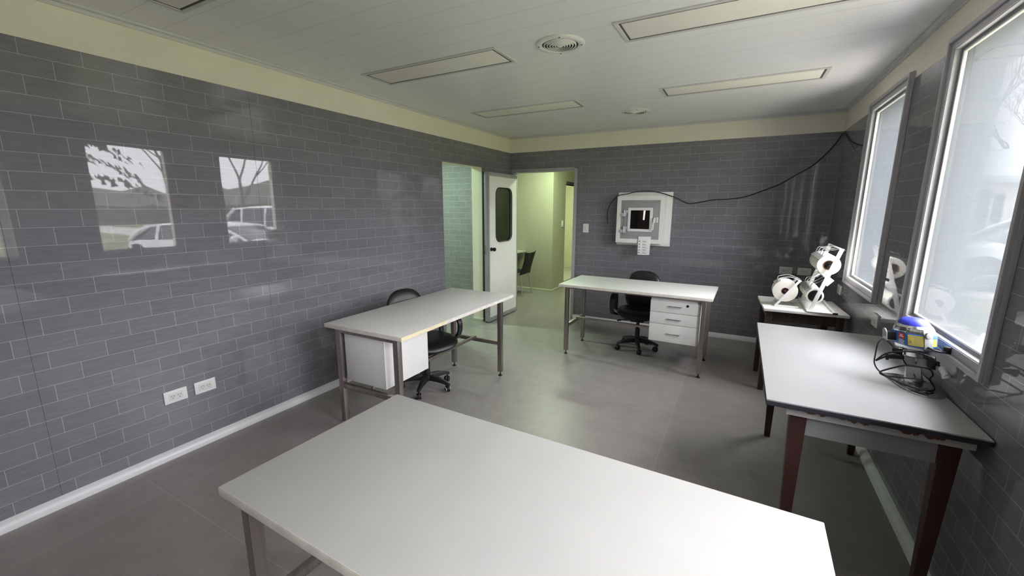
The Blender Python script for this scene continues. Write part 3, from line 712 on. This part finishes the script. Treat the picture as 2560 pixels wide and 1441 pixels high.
# ------------------------------------------------------------------ bench machine
def machine():
    z0 = .8151; o = Vector((3.955, -3.285, z0))
    t = thing('bench_machine', 'blue-domed bench machine with yellow warning label, black cable wound round its stem', 'machine', o)
    t.rotation_euler = (0, 0, math.radians(-12)); t.scale = (.84, .84, 1)
    W = [(3.862, -3.172), (3.880, -3.25), (3.895, -3.335), (3.925, -3.398), (3.965, -3.425), (4.01, -3.415), (4.040, -3.375), (4.040, -3.30), (4.03, -3.22), (3.98, -3.170), (3.92, -3.152)]
    ca, sa = math.cos(math.radians(12)), math.sin(math.radians(12)); pl = []
    for p in spline([Vector((x - o.x, y - o.y, 0)) for x, y in W + W[:1]], 4)[:-1]: pl.append(((p.x * ca - p.y * sa) / .84, (p.x * sa + p.y * ca) / .84))
    MB().prism(pl, 0, .007).build('base_plate', M['chrome'], t, bevel=.002)
    m = MB(); m.box(-.055, .05, -.06, .06, .007, .013); m.build('base_block', M['chrome'], t, bevel=.002)
    m = MB(); m.lathe([(.040, .012), (.042, .03), (.036, .05), (.033, .075), (.036, .092)], 24, (-.005, 0, 0)); m.build('stem', M['chrome'], t)
    m = MB(); m.xf(rot('Z', 15)); m.box(-.052, .012, -.046, -.038, .045, .090); m.build('guard_plate', M['lam2'], t, bevel=.002)
    m = MB(); m.box(-.05, .055, -.030, .034, .092, .102); m.box(-.042, .0, -.034, -.012, .102, .132); m.box(.008, .05, -.028, .03, .100, .128); m.build('clamp_block', M['alu'], t, bevel=.003)
    m = MB(); m.cyl((.052, -.01, .116), (.082, -.016, .116), .028, n=22); m.cyl((.082, -.016, .116), (.098, -.019, .116), .010, n=14); m.build('grip_wheel', M['black'], t, bevel=.003)
    m = MB(); m.cyl((-.045, -.035, .122), (-.115, -.052, .118), .009, n=12); m.cyl((-.110, -.050, .118), (-.124, -.053, .117), .015, n=14); m.cyl((-.05, -.02, .140), (-.095, -.03, .143), .014, .010, 14); m.build('lever_knob', M['black'], t, bevel=.002)
    m = MB(); m.lathe([(.052, .130), (.062, .136), (.064, .156), (.056, .162)], 28); m.build('collar', M['chrome'], t)
    def oct_ring(r, z, n=8, ph=22.5): return [(r * math.cos(math.radians(ph + 360 * k / n)), r * math.sin(math.radians(ph + 360 * k / n)), z) for k in range(n)]
    m = MB(); m.loft([oct_ring(.066, .160), oct_ring(.086, .172), oct_ring(.090, .192)]); m.build('lower_cone', M['chrome'], t, bevel=.002)
    m = MB(); m.loft([oct_ring(.096, .191), oct_ring(.097, .262)]); m.build('motor_body', M['blue2'], t, bevel=.002)
    m = MB(); m.loft([oct_ring(.094, .262), oct_ring(.086, .284), oct_ring(.074, .295)]); m.build('top_ring', M['chrome'], t, bevel=.003)
    for k in range(2):
        m = MB(); m.xf(rot('Z', -112) ); m.box(.083 - .004 * k, .0885 - .004 * k, -.030, .012, .272 + .009 * k, .276 + .009 * k); m.build('air_slot', M['hole'], t)
    m = MB(); m.lathe([(.068, .293), (.066, .301), (.056, .314), (.040, .321), (.0, .324)], 32); m.build('dome_cap', M['blue'], t)
    # labels on the faces turned to the room
    ap = .0905 * math.cos(math.radians(0))
    m = MB(); m.xf(rot('Z', -90)); m.box(.0895, .0905, -.030, .032, .198, .256); m.build('warning_label', M['yellow'], t)
    m = MB(); m.xf(rot('Z', -90))
    tri = [(-.026, .208), (-.012, .208), (-.019, .226)]
    for i in range(3):
        a, b_ = tri[i], tri[(i + 1) % 3]; m.tube([(.0908, a[0], a[1]), (.0908, b_[0], b_[1])], .0009, 4)
    m.tube([(.0908, -.019, .213), (.0908, -.019, .220)], .0009, 4)
    for k in range(7): m.box(.0905, .0909, -.006, .026 - .004 * (k % 3), .205 + .0062 * k, .2066 + .0062 * k)
    m.box(.0905, .0909, -.026, .010, .248, .2505); m.build('label_print', M['ink'], t)
    m = MB(); m.xf(rot('Z', -135)); m.box(.0895, .0905, -.004, .030, .226, .256); m.build('red_label', M['red'], t)
    m = MB(); m.xf(rot('Z', -135)); m.box(.0905, .0909, .002, .024, .236, .241); m.box(.0905, .0909, .006, .020, .245, .249)
    for k in range(4): m.box(.0895, .0905, -.004, .028 - .004 * (k % 2), .197 + .007 * k, .200 + .007 * k)
    m.build('label_print', M['paper'], t)
    m = MB(); m.xf(rot('Z', -45)); m.box(.0895, .0905, -.006, .030, .200, .240); m.build('warning_label', M['yellow'], t)
    # side clips
    m = MB(); m.xf(rot('Z', 200)); m.box(.085, .128, -.020, .022, .205, .250); m.build('side_block', M['black'], t, bevel=.003)
    m = MB(); m.xf(rot('Z', 200)); m.box(.128, .133, -.024, .024, .200, .242); m.cyl((.128, 0, .242), (.133, 0, .242), .024, n=20); m.build('end_plate', M['alu'], t, bevel=.001)
    m = MB(); m.xf(rot('Z', -62)); m.box(.088, .098, -.012, .026, .186, .268); m.cyl((.092, .006, .262), (.108, .006, .262), .016, n=16); m.build('latch_plate', M['alu'], t, bevel=.003)
    m = MB(); m.xf(rot('Z', -62)); m.strip([(.098, .0, .200), (.106, .03, .186), (.106, .062, .182), (.106, .082, .192)], .022, .010, (1, 0, 0), 3); m.cyl((.106, .084, .176), (.106, .084, .212), .016, n=16); m.cyl((.106, .10, .194), (.106, .112, .194), .008, n=12); m.build('latch_lever', M['black'], t, bevel=.002)
    # cable wound round, with plug
    m = MB()
    pts = [(-.128, -.06, .205), (-.150, -.075, .185), (-.166, -.085, .12), (-.170, -.085, .085), (-.150, -.085, .055), (-.10, -.09, .033), (-.02, -.11, .020), (.05, -.10, .016), (.078, -.05, .016), (.06, .0, .04), (.07, -.03, .07),
           (.05, -.06, .098), (-.03, -.075, .100), (-.10, -.08, .075), (-.148, -.085, .050), (-.12, -.085, .040), (-.05, -.08, .045), (.0, -.06, .05), (-.03, -.03, .085), (-.06, -.05, .125), (-.10, -.07, .130), (-.165, -.088, .098)]
    m.tube(pts, .0036, 8, 6)
    m.tube([(-.165, -.088, .098), (-.12, -.085, .135), (-.05, -.088, .158), (.02, -.085, .160), (.07, -.07, .142), (.098, -.06, .112)], .0036, 8, 6)
    cb = m.build('power_cable', M['cable'], t)
    m = MB(); m.tube([(.094, -.060, .112), (.106, -.064, .102), (.116, -.068, .085)], lambda u: .012 + .006 * u, 14, 4); m.cyl((.116, -.068, .085), (.120, -.069, .076), .020, n=16); m.build('plug', M['plast'], cb, bevel=.001)
    for c in t.children_recursive:      # the head leans away from the window
        for v in c.data.vertices:
            z = v.co.z; v.co.z = z if z > .262 else .262 - (.262 - z) * .82 if z > .16 else z * 1.1148
            v.co.x -= .17 * max(0.0, v.co.z - .03)
machine()

# ------------------------------------------------------------------ pass-through box and sheet
def pass_box():
    o = Vector((2.02, 0, 1.48)); t = thing('pass_through_box', 'white wall-mounted pass-through box with small dark window and grey door', 'pass-through box', o)
    def fr(m, x0, x1, z0, z1, w, ya, yb):
        ring = lambda y, d: [(x0 + d, y, z0 + d), (x1 - d, y, z0 + d), (x1 - d, y, z1 - d), (x0 + d, y, z1 - d)]
        m.weld = True; m.loft([ring(ya, w), ring(ya, 0), ring(yb, 0), ring(yb, w), ring(ya, w)], False)
        for sx, sz, ex, ez in ((x0, z0, 1, 1), (x1, z0, -1, 1), (x1, z1, -1, -1), (x0, z1, 1, -1)):      # mitre joints
            if w > .045: m.tube([(sx + ex * .002, ya - .0001, sz + ez * .002), (sx + ex * (w - .002), ya - .0001, sz + ez * (w - .002))], .0007, 4)
    T = Matrix.Translation(-o)
    m = MB().xf(T); fr(m, 1.678, 2.374, 1.136, 1.834, .08, -.022, 0.0); m.build('wall_flange', M['white'], t, bevel=.003)
    m = MB().xf(T); fr(m, 1.700, 2.302, 1.174, 1.783, .05, -.146, -.0); m.build('casing', M['white'], t, bevel=.003)
    m = MB().xf(T); fr(m, 1.699, 2.303, 1.173, 1.784, .054, -.156, -.149); m.build('front_rim', M['white'], t, bevel=.002)
    m = MB().xf(T); fr(m, 1.745, 2.258, 1.222, 1.735, .05, -.152, -.13); m.build('door_frame', M['alu'], t, bevel=.002)
    d = MB().xf(T); fr(d, 1.796, 2.223, 1.266, 1.693, .07, -.158, -.135); dd = d.build('box_door', M['alu'], t, bevel=.002)
    m = MB().xf(T); fr(m, 1.850, 2.162, 1.326, 1.634, .034, -.170, -.14); m.build('bezel', M['white'], dd, bevel=.003)
    m = MB().xf(T); fr(m, 1.880, 2.136, 1.350, 1.604, .006, -.168, -.14); m.build('window_gasket', M['blackrub'], dd)
    m = MB().xf(T); m.box(1.880, 2.136, -.158, -.154, 1.350, 1.604); m.build('window_pane', M['boxglass'], dd, smooth=0)
    for z in (1.560, 1.345):
        m = MB().xf(T); m.box(1.800, 1.846, -.176, -.158, z + .006, z + .042); m.box(1.756, 1.800, -.172, -.152, z - .038, z + .004); m.box(1.802, 1.826, -.176, -.158, z - .038, z + .004); m.cyl((1.801, -.172, z - .04), (1.801, -.172, z + .044), .008, n=12)
        m.build('hinge', M['galv'], t, bevel=.002)
    m = MB().xf(T); m.box(2.180, 2.206, -.178, -.158, 1.440, 1.510); m.strip([(2.193, -.178, 1.500), (2.190, -.200, 1.490), (2.184, -.206, 1.42), (2.180, -.204, 1.352)], .020, .011, (1, 0, 0), 4); m.build('handle', M['plast'], dd, bevel=.003)
    m = MB().xf(T); m.box(2.213, 2.234, -.180, -.152, 1.445, 1.512); m.build('latch_keeper', M['plast'], t, bevel=.003)
    # chamber
    m = MB().xf(T); m.box(1.755, 2.285, .40, .42, 1.21, 1.74); m.box(1.742, 1.756, -.14, .42, 1.20, 1.75); m.box(2.284, 2.298, -.14, .42, 1.20, 1.75); m.box(1.742, 2.298, -.14, .42, 1.202, 1.214); m.box(1.742, 2.298, -.14, .42, 1.736, 1.748)
    m.build('chamber', M['black'], t)
    m = MB().xf(T); m.box(1.955, 2.25, .10, .11, 1.215, 1.735); m.build('chamber_panel', M['maroon'], t)
    for k in range(6): MB().xf(T).box(1.80 + .026 * k, 1.812 + .026 * k, .16, .17, 1.215, 1.735).build('chamber_slat', M['hooddark'], t)
    m = MB().xf(T); m.loft([[(2.000, .096, 1.735), (2.028, .096, 1.735), (2.028, .0995, 1.735), (2.000, .0995, 1.735)], [(1.992, .096, 1.47), (2.012, .096, 1.47), (2.012, .0995, 1.47), (1.992, .0995, 1.47)]]); m.build('glow_strip', M['gap'], t)  # added strip that glows by itself in front of the panel
pass_box()
m = MB(); rows = []
for i in range(9):
    v = i / 8; z = 1.262 - .238 * v; y = -.1605 - .012 * math.sin(v * 2.6) - .004 * v
    rows.append([(2.000 + .004 * v, y, z), (2.080, y - .001, z + .001), (2.160 - .006 * v, y, z + .004)])
rr = [[(p[0], p[1] + .0006, p[2]) for p in reversed(r)] for r in rows]
m.loft([a + b_ for a, b_ in zip(rows, rr)])
sh = m.build('paper_sheet', M['paper'], smooth=60); tag(sh, 'white printed paper slip hanging from the bottom of the wall box', 'paper')
m = MB()
for k in range(5):
    v = .25 + .155 * k; z = 1.262 - .238 * v; y = -.1605 - .012 * math.sin(v * 2.6) - .004 * v - .0018
    m.box(2.012, 2.030, y - .0004, y + .0004, z - .010, z + .004)
    m.box(2.062, 2.100, y - .0004, y + .0004, z, z + .005); m.box(2.056, 2.118 - .01 * (k % 2), y - .0008, y + .0004, z - .012, z - .007)
m.build('printed_text', M['ink'], sh)

# ------------------------------------------------------------------ cable, switches, sockets
m = MB(); m.tube([(1.540, -.012, 1.413), (1.535, -.02, 1.50), (1.543, -.05, 1.58), (1.59, -.10, 1.68), (1.682, -.168, 1.768), (1.735, -.166, 1.797), (1.82, -.14, 1.812), (1.92, -.12, 1.835), (2.05, -.06, 1.850), (2.22, -.036, 1.824), (2.395, -.036, 1.766), (2.47, -.014, 1.730), (2.56, -.010, 1.690), (2.68, -.010, 1.700),
              (2.83, -.010, 1.731), (3.00, -.010, 1.738), (3.17, -.010, 1.762), (3.35, -.010, 1.83), (3.52, -.010, 1.906), (3.66, -.010, 2.0), (3.80, -.010, 2.093), (3.90, -.010, 2.20), (3.985, -.010, 2.321), (4.026, -.014, 2.405), (4.036, -.05, 2.412), (4.039, -.12, 2.395), (4.041, -.40, 2.29), (4.041, -.80, 2.20), (4.036, -1.10, 2.16)], .0055, 8, 5)
tag(m.build('black_cable', M['cable']), 'long black cable draped over the wall box and up to the right corner', 'cable')

def socket(label, loc, normal, group, w=.130, h=.084, nout=2):
    """outlet plate; local: face -y"""
    t = thing('wall_socket', label, 'socket', loc, normal, group)
    MB().box(-w / 2, w / 2, -.010, 0, -h / 2, h / 2).build('plate', M['plast'], t, bevel=.003)
    MB().box(-.040, .040, -.0118, -.009, -.024, .024).build('insert', M['plast2'], t, bevel=.001)
    m = MB()
    for cx in (-.019, .019):
        for sx, an in ((-1, 32), (1, -32)):
            m.xf(rot('Y', an * 1.0, (cx + sx * .0075, 0, .004)).copy()); m.box(-.0013, .0013, -.0122, -.0112, -.006, .006)
        m.xf(Matrix.Translation((cx, 0, -.010))); m.box(-.0016, .0016, -.0122, -.0112, -.0035, .0035)
    m.build('slots', M['hole'], t)
socket('white double socket low on the left wall, the nearer to camera', (0.0015, -4.605, .411), math.radians(90), 'sockets on the left wall')
socket('white double socket low on the left wall, the farther from camera', (0.0015, -4.431, .411), math.radians(90), 'sockets on the left wall')
socket('white double socket on the back wall left of the label rolls', (3.682, 0, .914), 0, 'sockets on the back wall')
socket('white double socket on the back wall partly behind the label rolls', (3.862, 0, .914), 0, 'sockets on the back wall')
socket('white socket on the right wall beneath the far window', (RW, -.92, .879), math.radians(-90), 'sockets on the right wall')
socket('white socket on the right wall between the two windows', (RW, -2.165, .878), math.radians(-90), 'sockets on the right wall')
def switch(label, loc, rz, mat='plast'):
    t = thing('light_switch', label, 'light switch', loc, rz)
    MB().box(-.042, .042, -.010, 0, -.062, .062).build('plate', M[mat], t, bevel=.003)
    for z in (.018, -.018): MB().box(-.011, .011, -.0135, -.009, z - .014, z + .014).build('rocker', M['plast2'], t, bevel=.002)
switch('white light switch on the back wall between door and wall box', (1.224, 0, 1.345), 0)
switch('white light switch on the hallway wall seen through the open door', (0, 2.17, 1.31), math.radians(90))

# ------------------------------------------------------------------ hallway furniture and lamps
def hall_chair():
    t = thing('stacking_chair', 'black plastic chair with metal legs in the hallway beyond the door', 'chair', (-.50, 1.16, 0), math.radians(-90))
    # local: faces -y ; back at +y
    so = superellipse(.21, .205, 4, 32); m = MB(); pillow(m, so, .03, lambda u, v, w: (u, v, .445 + w - .10 * max(0, .12 - abs(u)) * 0 + .12 * u * u), 5); m.build('seat', M['matt'], t, smooth=60)
    rings = []
    for i in range(12):
        v = i / 11; z = .40 + .435 * v; y = .165 + .05 * math.sin(v * 2.2) + .075 * v * v; hw = .215 - .035 * math.sin(v * math.pi) + .012 * v
        row = [(hw * u, y + .03 * (1 - u * u) + (-.02 * v if abs(u) < .5 else 0), z + (.018 * (1 - abs(u)) if i == 0 else 0) - (.03 * (1 - u * u) if i == 11 else 0)) for u in [k / 4 - 1 for k in range(9)]]
        rings.append(row + [(p[0], p[1] + .012, p[2]) for p in reversed(row)])
    MB().loft(rings).build('backrest', M['matt'], t, smooth=60)
    for sx in (-1, 1):
        for sy, ty, by in ((-1, -.15, -.21), (1, .16, .225)):
            m = MB(); m.tube([(sx * .17, ty, .44), (sx * .205, by, .008)], .010, 10); m.cyl((sx * .205, by, 0), (sx * .204, by - .002 * sy, .02), .013, n=12); m.build('leg', M['alu'], t)
hall_chair()
def hall_desk():
    t = thing('hall_desk', 'pale desk edge behind the black hallway chair', 'desk', (-1.06, 1.15, 0))
    MB().box(-.32, .50, -.45, .50, .765, .79).build('tabletop', M['lam'], t, bevel=.002)
    for x in (-.28, .30):
        for y in (-.40, .45): MB().box(x - .02, x + .02, y - .02, y + .02, 0, .765).build('leg', M['steel'], t, bevel=.002)
hall_desk()
def lamp(label, loc, col, power, sz):
    t = thing('ceiling_lamp', label, 'ceiling lamp', loc, 0, 'lamps out of view beyond the openings')
    MB().box(-sz / 2 - .02, sz / 2 + .02, -.08, .08, -.02, 0).build('housing', M['lampframe'], t, bevel=.003)
    d = MB().box(-sz / 2, sz / 2, -.06, .06, -.045, -.02).build('diffuser', M['diff'], t, bevel=.004)
    ld = bpy.data.lights.new('lamp_light', 'AREA'); ld.shape = 'RECTANGLE'; ld.size = sz; ld.size_y = .12; ld.energy = power; ld.color = col
    lo = bpy.data.objects.new('lamp_light', ld); C.objects.link(lo); lo.location = (loc[0], loc[1], loc[2] - .05)
G = (0.80, 1.0, 0.66)
lamp('fluorescent lamp on the hallway ceiling', (.45, .95, H), G, 42, .9)
lamp('fluorescent lamp on the ceiling of the room beyond the hallway', (-.85, 3.2, H), (0.86, 1.0, 0.62), 70, .9)
lamp('fluorescent lamp on the ceiling of the room behind the left opening', (-1.4, -1.15, H), (0.70, 1.0, 0.72), 60, .9)

# ------------------------------------------------------------------ outside
def terrain():
    m = MB(); n = 24; vs = []; fs = []
    for i in range(n + 1):
        for j in range(n + 1):
            vs.append((RW + .16 + 90 * (i / n) ** 1.5, -60 + 140 * j / n, GZ))
    for i in range(n):
        for j in range(n): fs.append((i * (n + 1) + j, (i + 1) * (n + 1) + j, (i + 1) * (n + 1) + j + 1, i * (n + 1) + j + 1))
    m.add(vs, fs); struct(m.build('ground_lawn', M['grass'], smooth=0))
    struct(MB().box(RW + .16, 6.25, -25, 3.4, GZ - .05, GZ + .012).build('ground_path', M['paving'], bevel=.004))
    struct(MB().box(5.0, 60, 6.0, 10.4, GZ - .06, GZ + .006).build('ground_parking', M['paving']))
terrain()
def wing():
    t = thing('building_wing', 'pale blue-white wing of the same building seen through the windows', 'building', (5.2, 5.2, GZ))
    o = Vector((5.2, 5.2, GZ)); T = Matrix.Translation(-o)
    MB().xf(T).box(RW + .16, 6.285, 3.23, 5.6, GZ, 3.95).build('wall', M['outwall'], t, smooth=0)
    MB().xf(T).box(RW + .10, 6.75, 2.85, 5.7, 3.95, 4.10).build('roof_slab', M['house'], t, bevel=.01)
wing()
def house():
    o = Vector((14, 14, GZ)); T = Matrix.Translation(-o); t = thing('white_house', 'low white house with door and window behind the parked car', 'building', o)
    m = MB().xf(T); m.box(6.5, 24, 13.0, 18.5, GZ, 2.45); m.build('walls', M['house'], t, smooth=0)
    m = MB().xf(T); m.loft([[(6.2, 12.6, 2.45), (6.2, 18.9, 2.45), (6.2, 15.75, 3.6)], [(24.3, 12.6, 2.75), (24.3, 18.9, 2.75), (24.3, 15.75, 3.9)]]); m.box(6.2, 24.3, 12.62, 12.9, 2.42, 2.62); m.build('roof', M['outwall'], t, smooth=0)
    d = MB().xf(T).box(9.45, 9.92, 12.97, 13.0, GZ + .02, 2.2).build('door', M['hooddark'], t, bevel=.004)
    MB().xf(T).box(10.0, 10.22, 12.96, 13.0, 1.2, 2.09).build('window', M['carglass'], t, bevel=.004)
    MB().xf(T).box(8.93, 9.03, 11.6, 11.7, GZ, 2.6).build('post', M['house'], t)
house()

def car(label, loc, rz, hh=1.0, kind='suv'):
    """local: front towards -x"""
    t = thing('parked_car', label, 'car', loc, rz)
    k = hh
    def ring(x, zb, zt, w, tuck=.06):
        h = [(w * .86, zb), (w, zb + .12), (w, (zb + zt) / 2), (w - .015, zt - .14), (w - tuck, zt - .02), (w * .55, zt + .015)]
        return [(x, y, z) for y, z in h] + [(x, -y, z) for y, z in reversed(h)]
    st = [(-2.20, .42, .66, .66), (-2.14, .30, .80, .78), (-1.95, .26, .90, .86), (-1.5, .25, .98, .90), (-.95, .24, 1.04, .91), (0, .24, 1.06, .915), (1.0, .24, 1.08, .91), (1.75, .26, 1.08, .89), (2.10, .30, 1.04, .85), (2.18, .42, .92, .78)]
    MB().loft([ring(x, zb, zt * k, w) for x, zb, zt, w in st]).build('body', M['carpaint'], t, bevel=.012, smooth=50)
    def cab(x, z, w): return [(x, w, 1.03 * k), (x, w * .93, 1.03 * k + (z - 1.03 * k) * .55), (x, w * .80, z), (x, -w * .80, z), (x, -w * .93, 1.03 * k + (z - 1.03 * k) * .55), (x, -w, 1.03 * k)]
    zr = (1.60 if kind == 'suv' else 1.44) * k
    cs = [(-1.02, 1.04 * k, .84), (-.62, 1.04 * k + (zr - 1.04 * k) * .52, .84), (-.22, zr - .05, .84), (.2, zr, .84), (1.1, zr, .84), (1.6, zr - .05, .83), (1.90, 1.04 * k + (zr - 1.04 * k) * .45, .82), (2.06, 1.05 * k, .80)]
    MB().loft([cab(*c) for c in cs]).build('windows', M['carglass'], t, smooth=50)
    m = MB(); rp = []
    for x, z, w in [(-.30, zr - .07, .70), (-.2, zr - .02, .70), (.2, zr + .02, .70), (1.1, zr + .02, .70), (1.62, zr - .03, .69), (1.70, zr - .07, .68)]:
        rp.append([(x, w, z - .03), (x, w * .9, z + .02), (x, 0, z + .035), (x, -w * .9, z + .02), (x, -w, z - .03)])
    m.loft(rp); m.build('roof', M['carpaint'], t, smooth=60)
    m = MB()
    for s_ in (-1, 1):
        m.tube([(-1.05, s_ * .84, 1.03 * k), (-.62, s_ * .79, 1.04 * k + (zr - 1.04 * k) * .55), (-.22, s_ * .70, zr - .03)], .035, 8, 3)
        m.tube([(.42, s_ * .85, 1.03 * k), (.46, s_ * .69, zr)], .035, 8)
        m.tube([(1.28, s_ * .85, 1.03 * k), (1.34, s_ * .69, zr)], .04, 8)
        m.tube([(2.06, s_ * .80, 1.03 * k), (1.88, s_ * .78, 1.04 * k + (zr - 1.04 * k) * .45), (1.62, s_ * .69, zr - .04)], .06, 8, 3)
    m.build('pillars', M['carpaint'], t)
    for s_ in (-1, 1):
        m = MB(); m.xf(rot('Z', 0, (-.86, s_ * 1.0, 1.10 * k))); pillow(m, superellipse(.10, .075, 2.6, 20), .12, lambda u, v, w: (w, u, v), 4); m.build('mirror', M['carpaint'], t)
    for x in (-1.36, 1.36):
        for s_ in (-1, 1):
            m = MB(); m.cyl((x, s_ * .80, .345), (x, s_ * .918, .345), .43, n=36); m.build('wheel_arch', M['hooddark'], t)
            w_ = MB(); w_.annulus((x, s_ * .76, .345), (x, s_ * .945, .345), .345, .235, 36); w_.cyl((x, s_ * .78, .345), (x, s_ * .86, .345), .236, n=30); wo = w_.build('wheel', M['tyre'], t, bevel=.01)
            m = MB(); m.annulus((x, s_ * .90, .345), (x, s_ * .94, .345), .245, .225, 36); m.cyl((x, s_ * .88, .345), (x, s_ * .935, .345), .05, n=16)
            for q in range(10):
                an = 2 * math.pi * (q // 2) / 5 + (.14 if q % 2 else -.14); an0 = 2 * math.pi * (q // 2) / 5
                m.tube([(x + .04 * math.cos(an0), s_ * .925, .345 + .04 * math.sin(an0)), (x + .23 * math.cos(an), s_ * .935, .345 + .23 * math.sin(an))], .014, 6)
            m.build('rim', M['rim'], wo)
    return t
car('white car parked facing the building, front wheel seen through nearer window', (9.17, 7.97, GZ), math.radians(4), 1.0)
car('white car on the lawn seen only as a reflection in the left wall', (8.7, .45, GZ), math.radians(-24), .92, 'hatch')
car('tall white car behind the other car, seen reflected in the left wall', (10.0, 3.2, GZ), math.radians(-16), 1.1)

def bare_tree(loc, h, seed, label, depth=6, r0=.12):
    rnd = random.Random(seed); t = thing('bare_tree', label, 'tree', loc, 0, 'bare winter trees')
    tr, br = MB(), MB()
    def grow(p, d, L, r, lev):
        n = 3; pts = [p]; q = p.copy(); dd = d.copy()
        for _ in range(n):
            dd = (dd + Vector((rnd.uniform(-.14, .14), rnd.uniform(-.14, .14), .05))).normalized(); q = q + dd * L / n; pts.append(q.copy())
        (tr if lev == 0 else br).tube(pts, lambda u: r * (1 - .38 * u), 6 if lev < 2 else 4, caps=False)
        if lev >= depth: return
        for _ in range(3 if lev < depth - 1 else 3):
            ax = Vector((rnd.uniform(-1, 1), rnd.uniform(-1, 1), rnd.uniform(.0, .6))).normalized()
            nd = (dd * rnd.uniform(.65, 1.0) + ax * rnd.uniform(.5, .95)).normalized()
            grow(pts[rnd.choice((2, 3, 3))], nd, L * rnd.uniform(.62, .82), max(r * .54, .007), lev + 1)
    grow(Vector((0, 0, 0)), Vector((0, 0, 1)), h * .28, r0, 0)
    tr.build('trunk', M['bark'], t); br.build('branches', M['bark'], t)
bare_tree((14.2, 21.8, GZ), 11, 3, 'bare tree with fine branches above the roof of the white house', 6)
bare_tree((20, 3.6, GZ), 11, 8, 'bare tree standing behind the parked cars, reflected in the left wall', 6)
bare_tree((24, 9.5, GZ), 12, 12, 'bare tree farther off, in the window reflection nearest the door', 6)
bare_tree((29, 17.5, GZ), 10, 21, 'bare tree farthest off, half hidden behind the tall white car in the reflection', 6)
def conifer():
    rnd = random.Random(5); t = thing('conifer_tree', 'dark evergreen tree with drooping boughs reflected in the left wall', 'tree', (17.2, -1.6, GZ))
    m = MB(); m.tube([(0, 0, 0), (.1, 0, 4), (0, .1, 11)], lambda u: .28 * (1 - .8 * u), 8); m.build('trunk', M['bark'], t)
    f = MB()
    for k in range(64):
        z = 3.0 + 8.5 * (k / 64); an = k * 2.4 + rnd.uniform(-.3, .3); R = (4.3 * (1 - (z - 2.2) / 10.5) + .3) * rnd.uniform(.75, 1.05)
        d = Vector((math.cos(an), math.sin(an), 0)); s_ = Vector((-d.y, d.x, 0))
        for j in range(64):
            u = (j + rnd.random()) / 64; p = d * (R * u) + Vector((0, 0, z - 1.1 * u * u + rnd.uniform(-.1, .1))) + s_ * rnd.uniform(-.45, .45) * u
            w = rnd.uniform(.07, .17); a_ = s_ * w + Vector((0, 0, rnd.uniform(-.15, .1))); b_ = (d * .6 + Vector((0, 0, -rnd.uniform(.3, .9)))).normalized() * w * 1.5
            f.add([p - a_, p + b_ * .4 - a_ * .2, p + b_, p + a_, p - b_ * .3 + Vector((0, 0, .06))], [(0, 1, 4), (1, 2, 3), (1, 3, 4)])
    f.build('foliage', M['needles'], t, smooth=0)
conifer()
def woodland():
    rnd = random.Random(2); m = MB(); n = 90; rings = []
    for i in range(n + 1):
        y = -70 + 150 * i / n; x = 52 + 2 * math.sin(i * .7); h = 3.2 + 1.6 * rnd.random() + .9 * math.sin(i * .33)
        rings.append([(x, y, GZ), (x - 1, y, GZ + h * .5), (x + .6, y, GZ + h), (x + 2.5, y, GZ + h * .8), (x + 4, y, GZ)])
    m.loft(rings); o = m.build('distant_hedge', M['hedge'], smooth=0); tag(o, 'brownish distant belt of hedge and woodland along the horizon', 'hedge')
woodland()
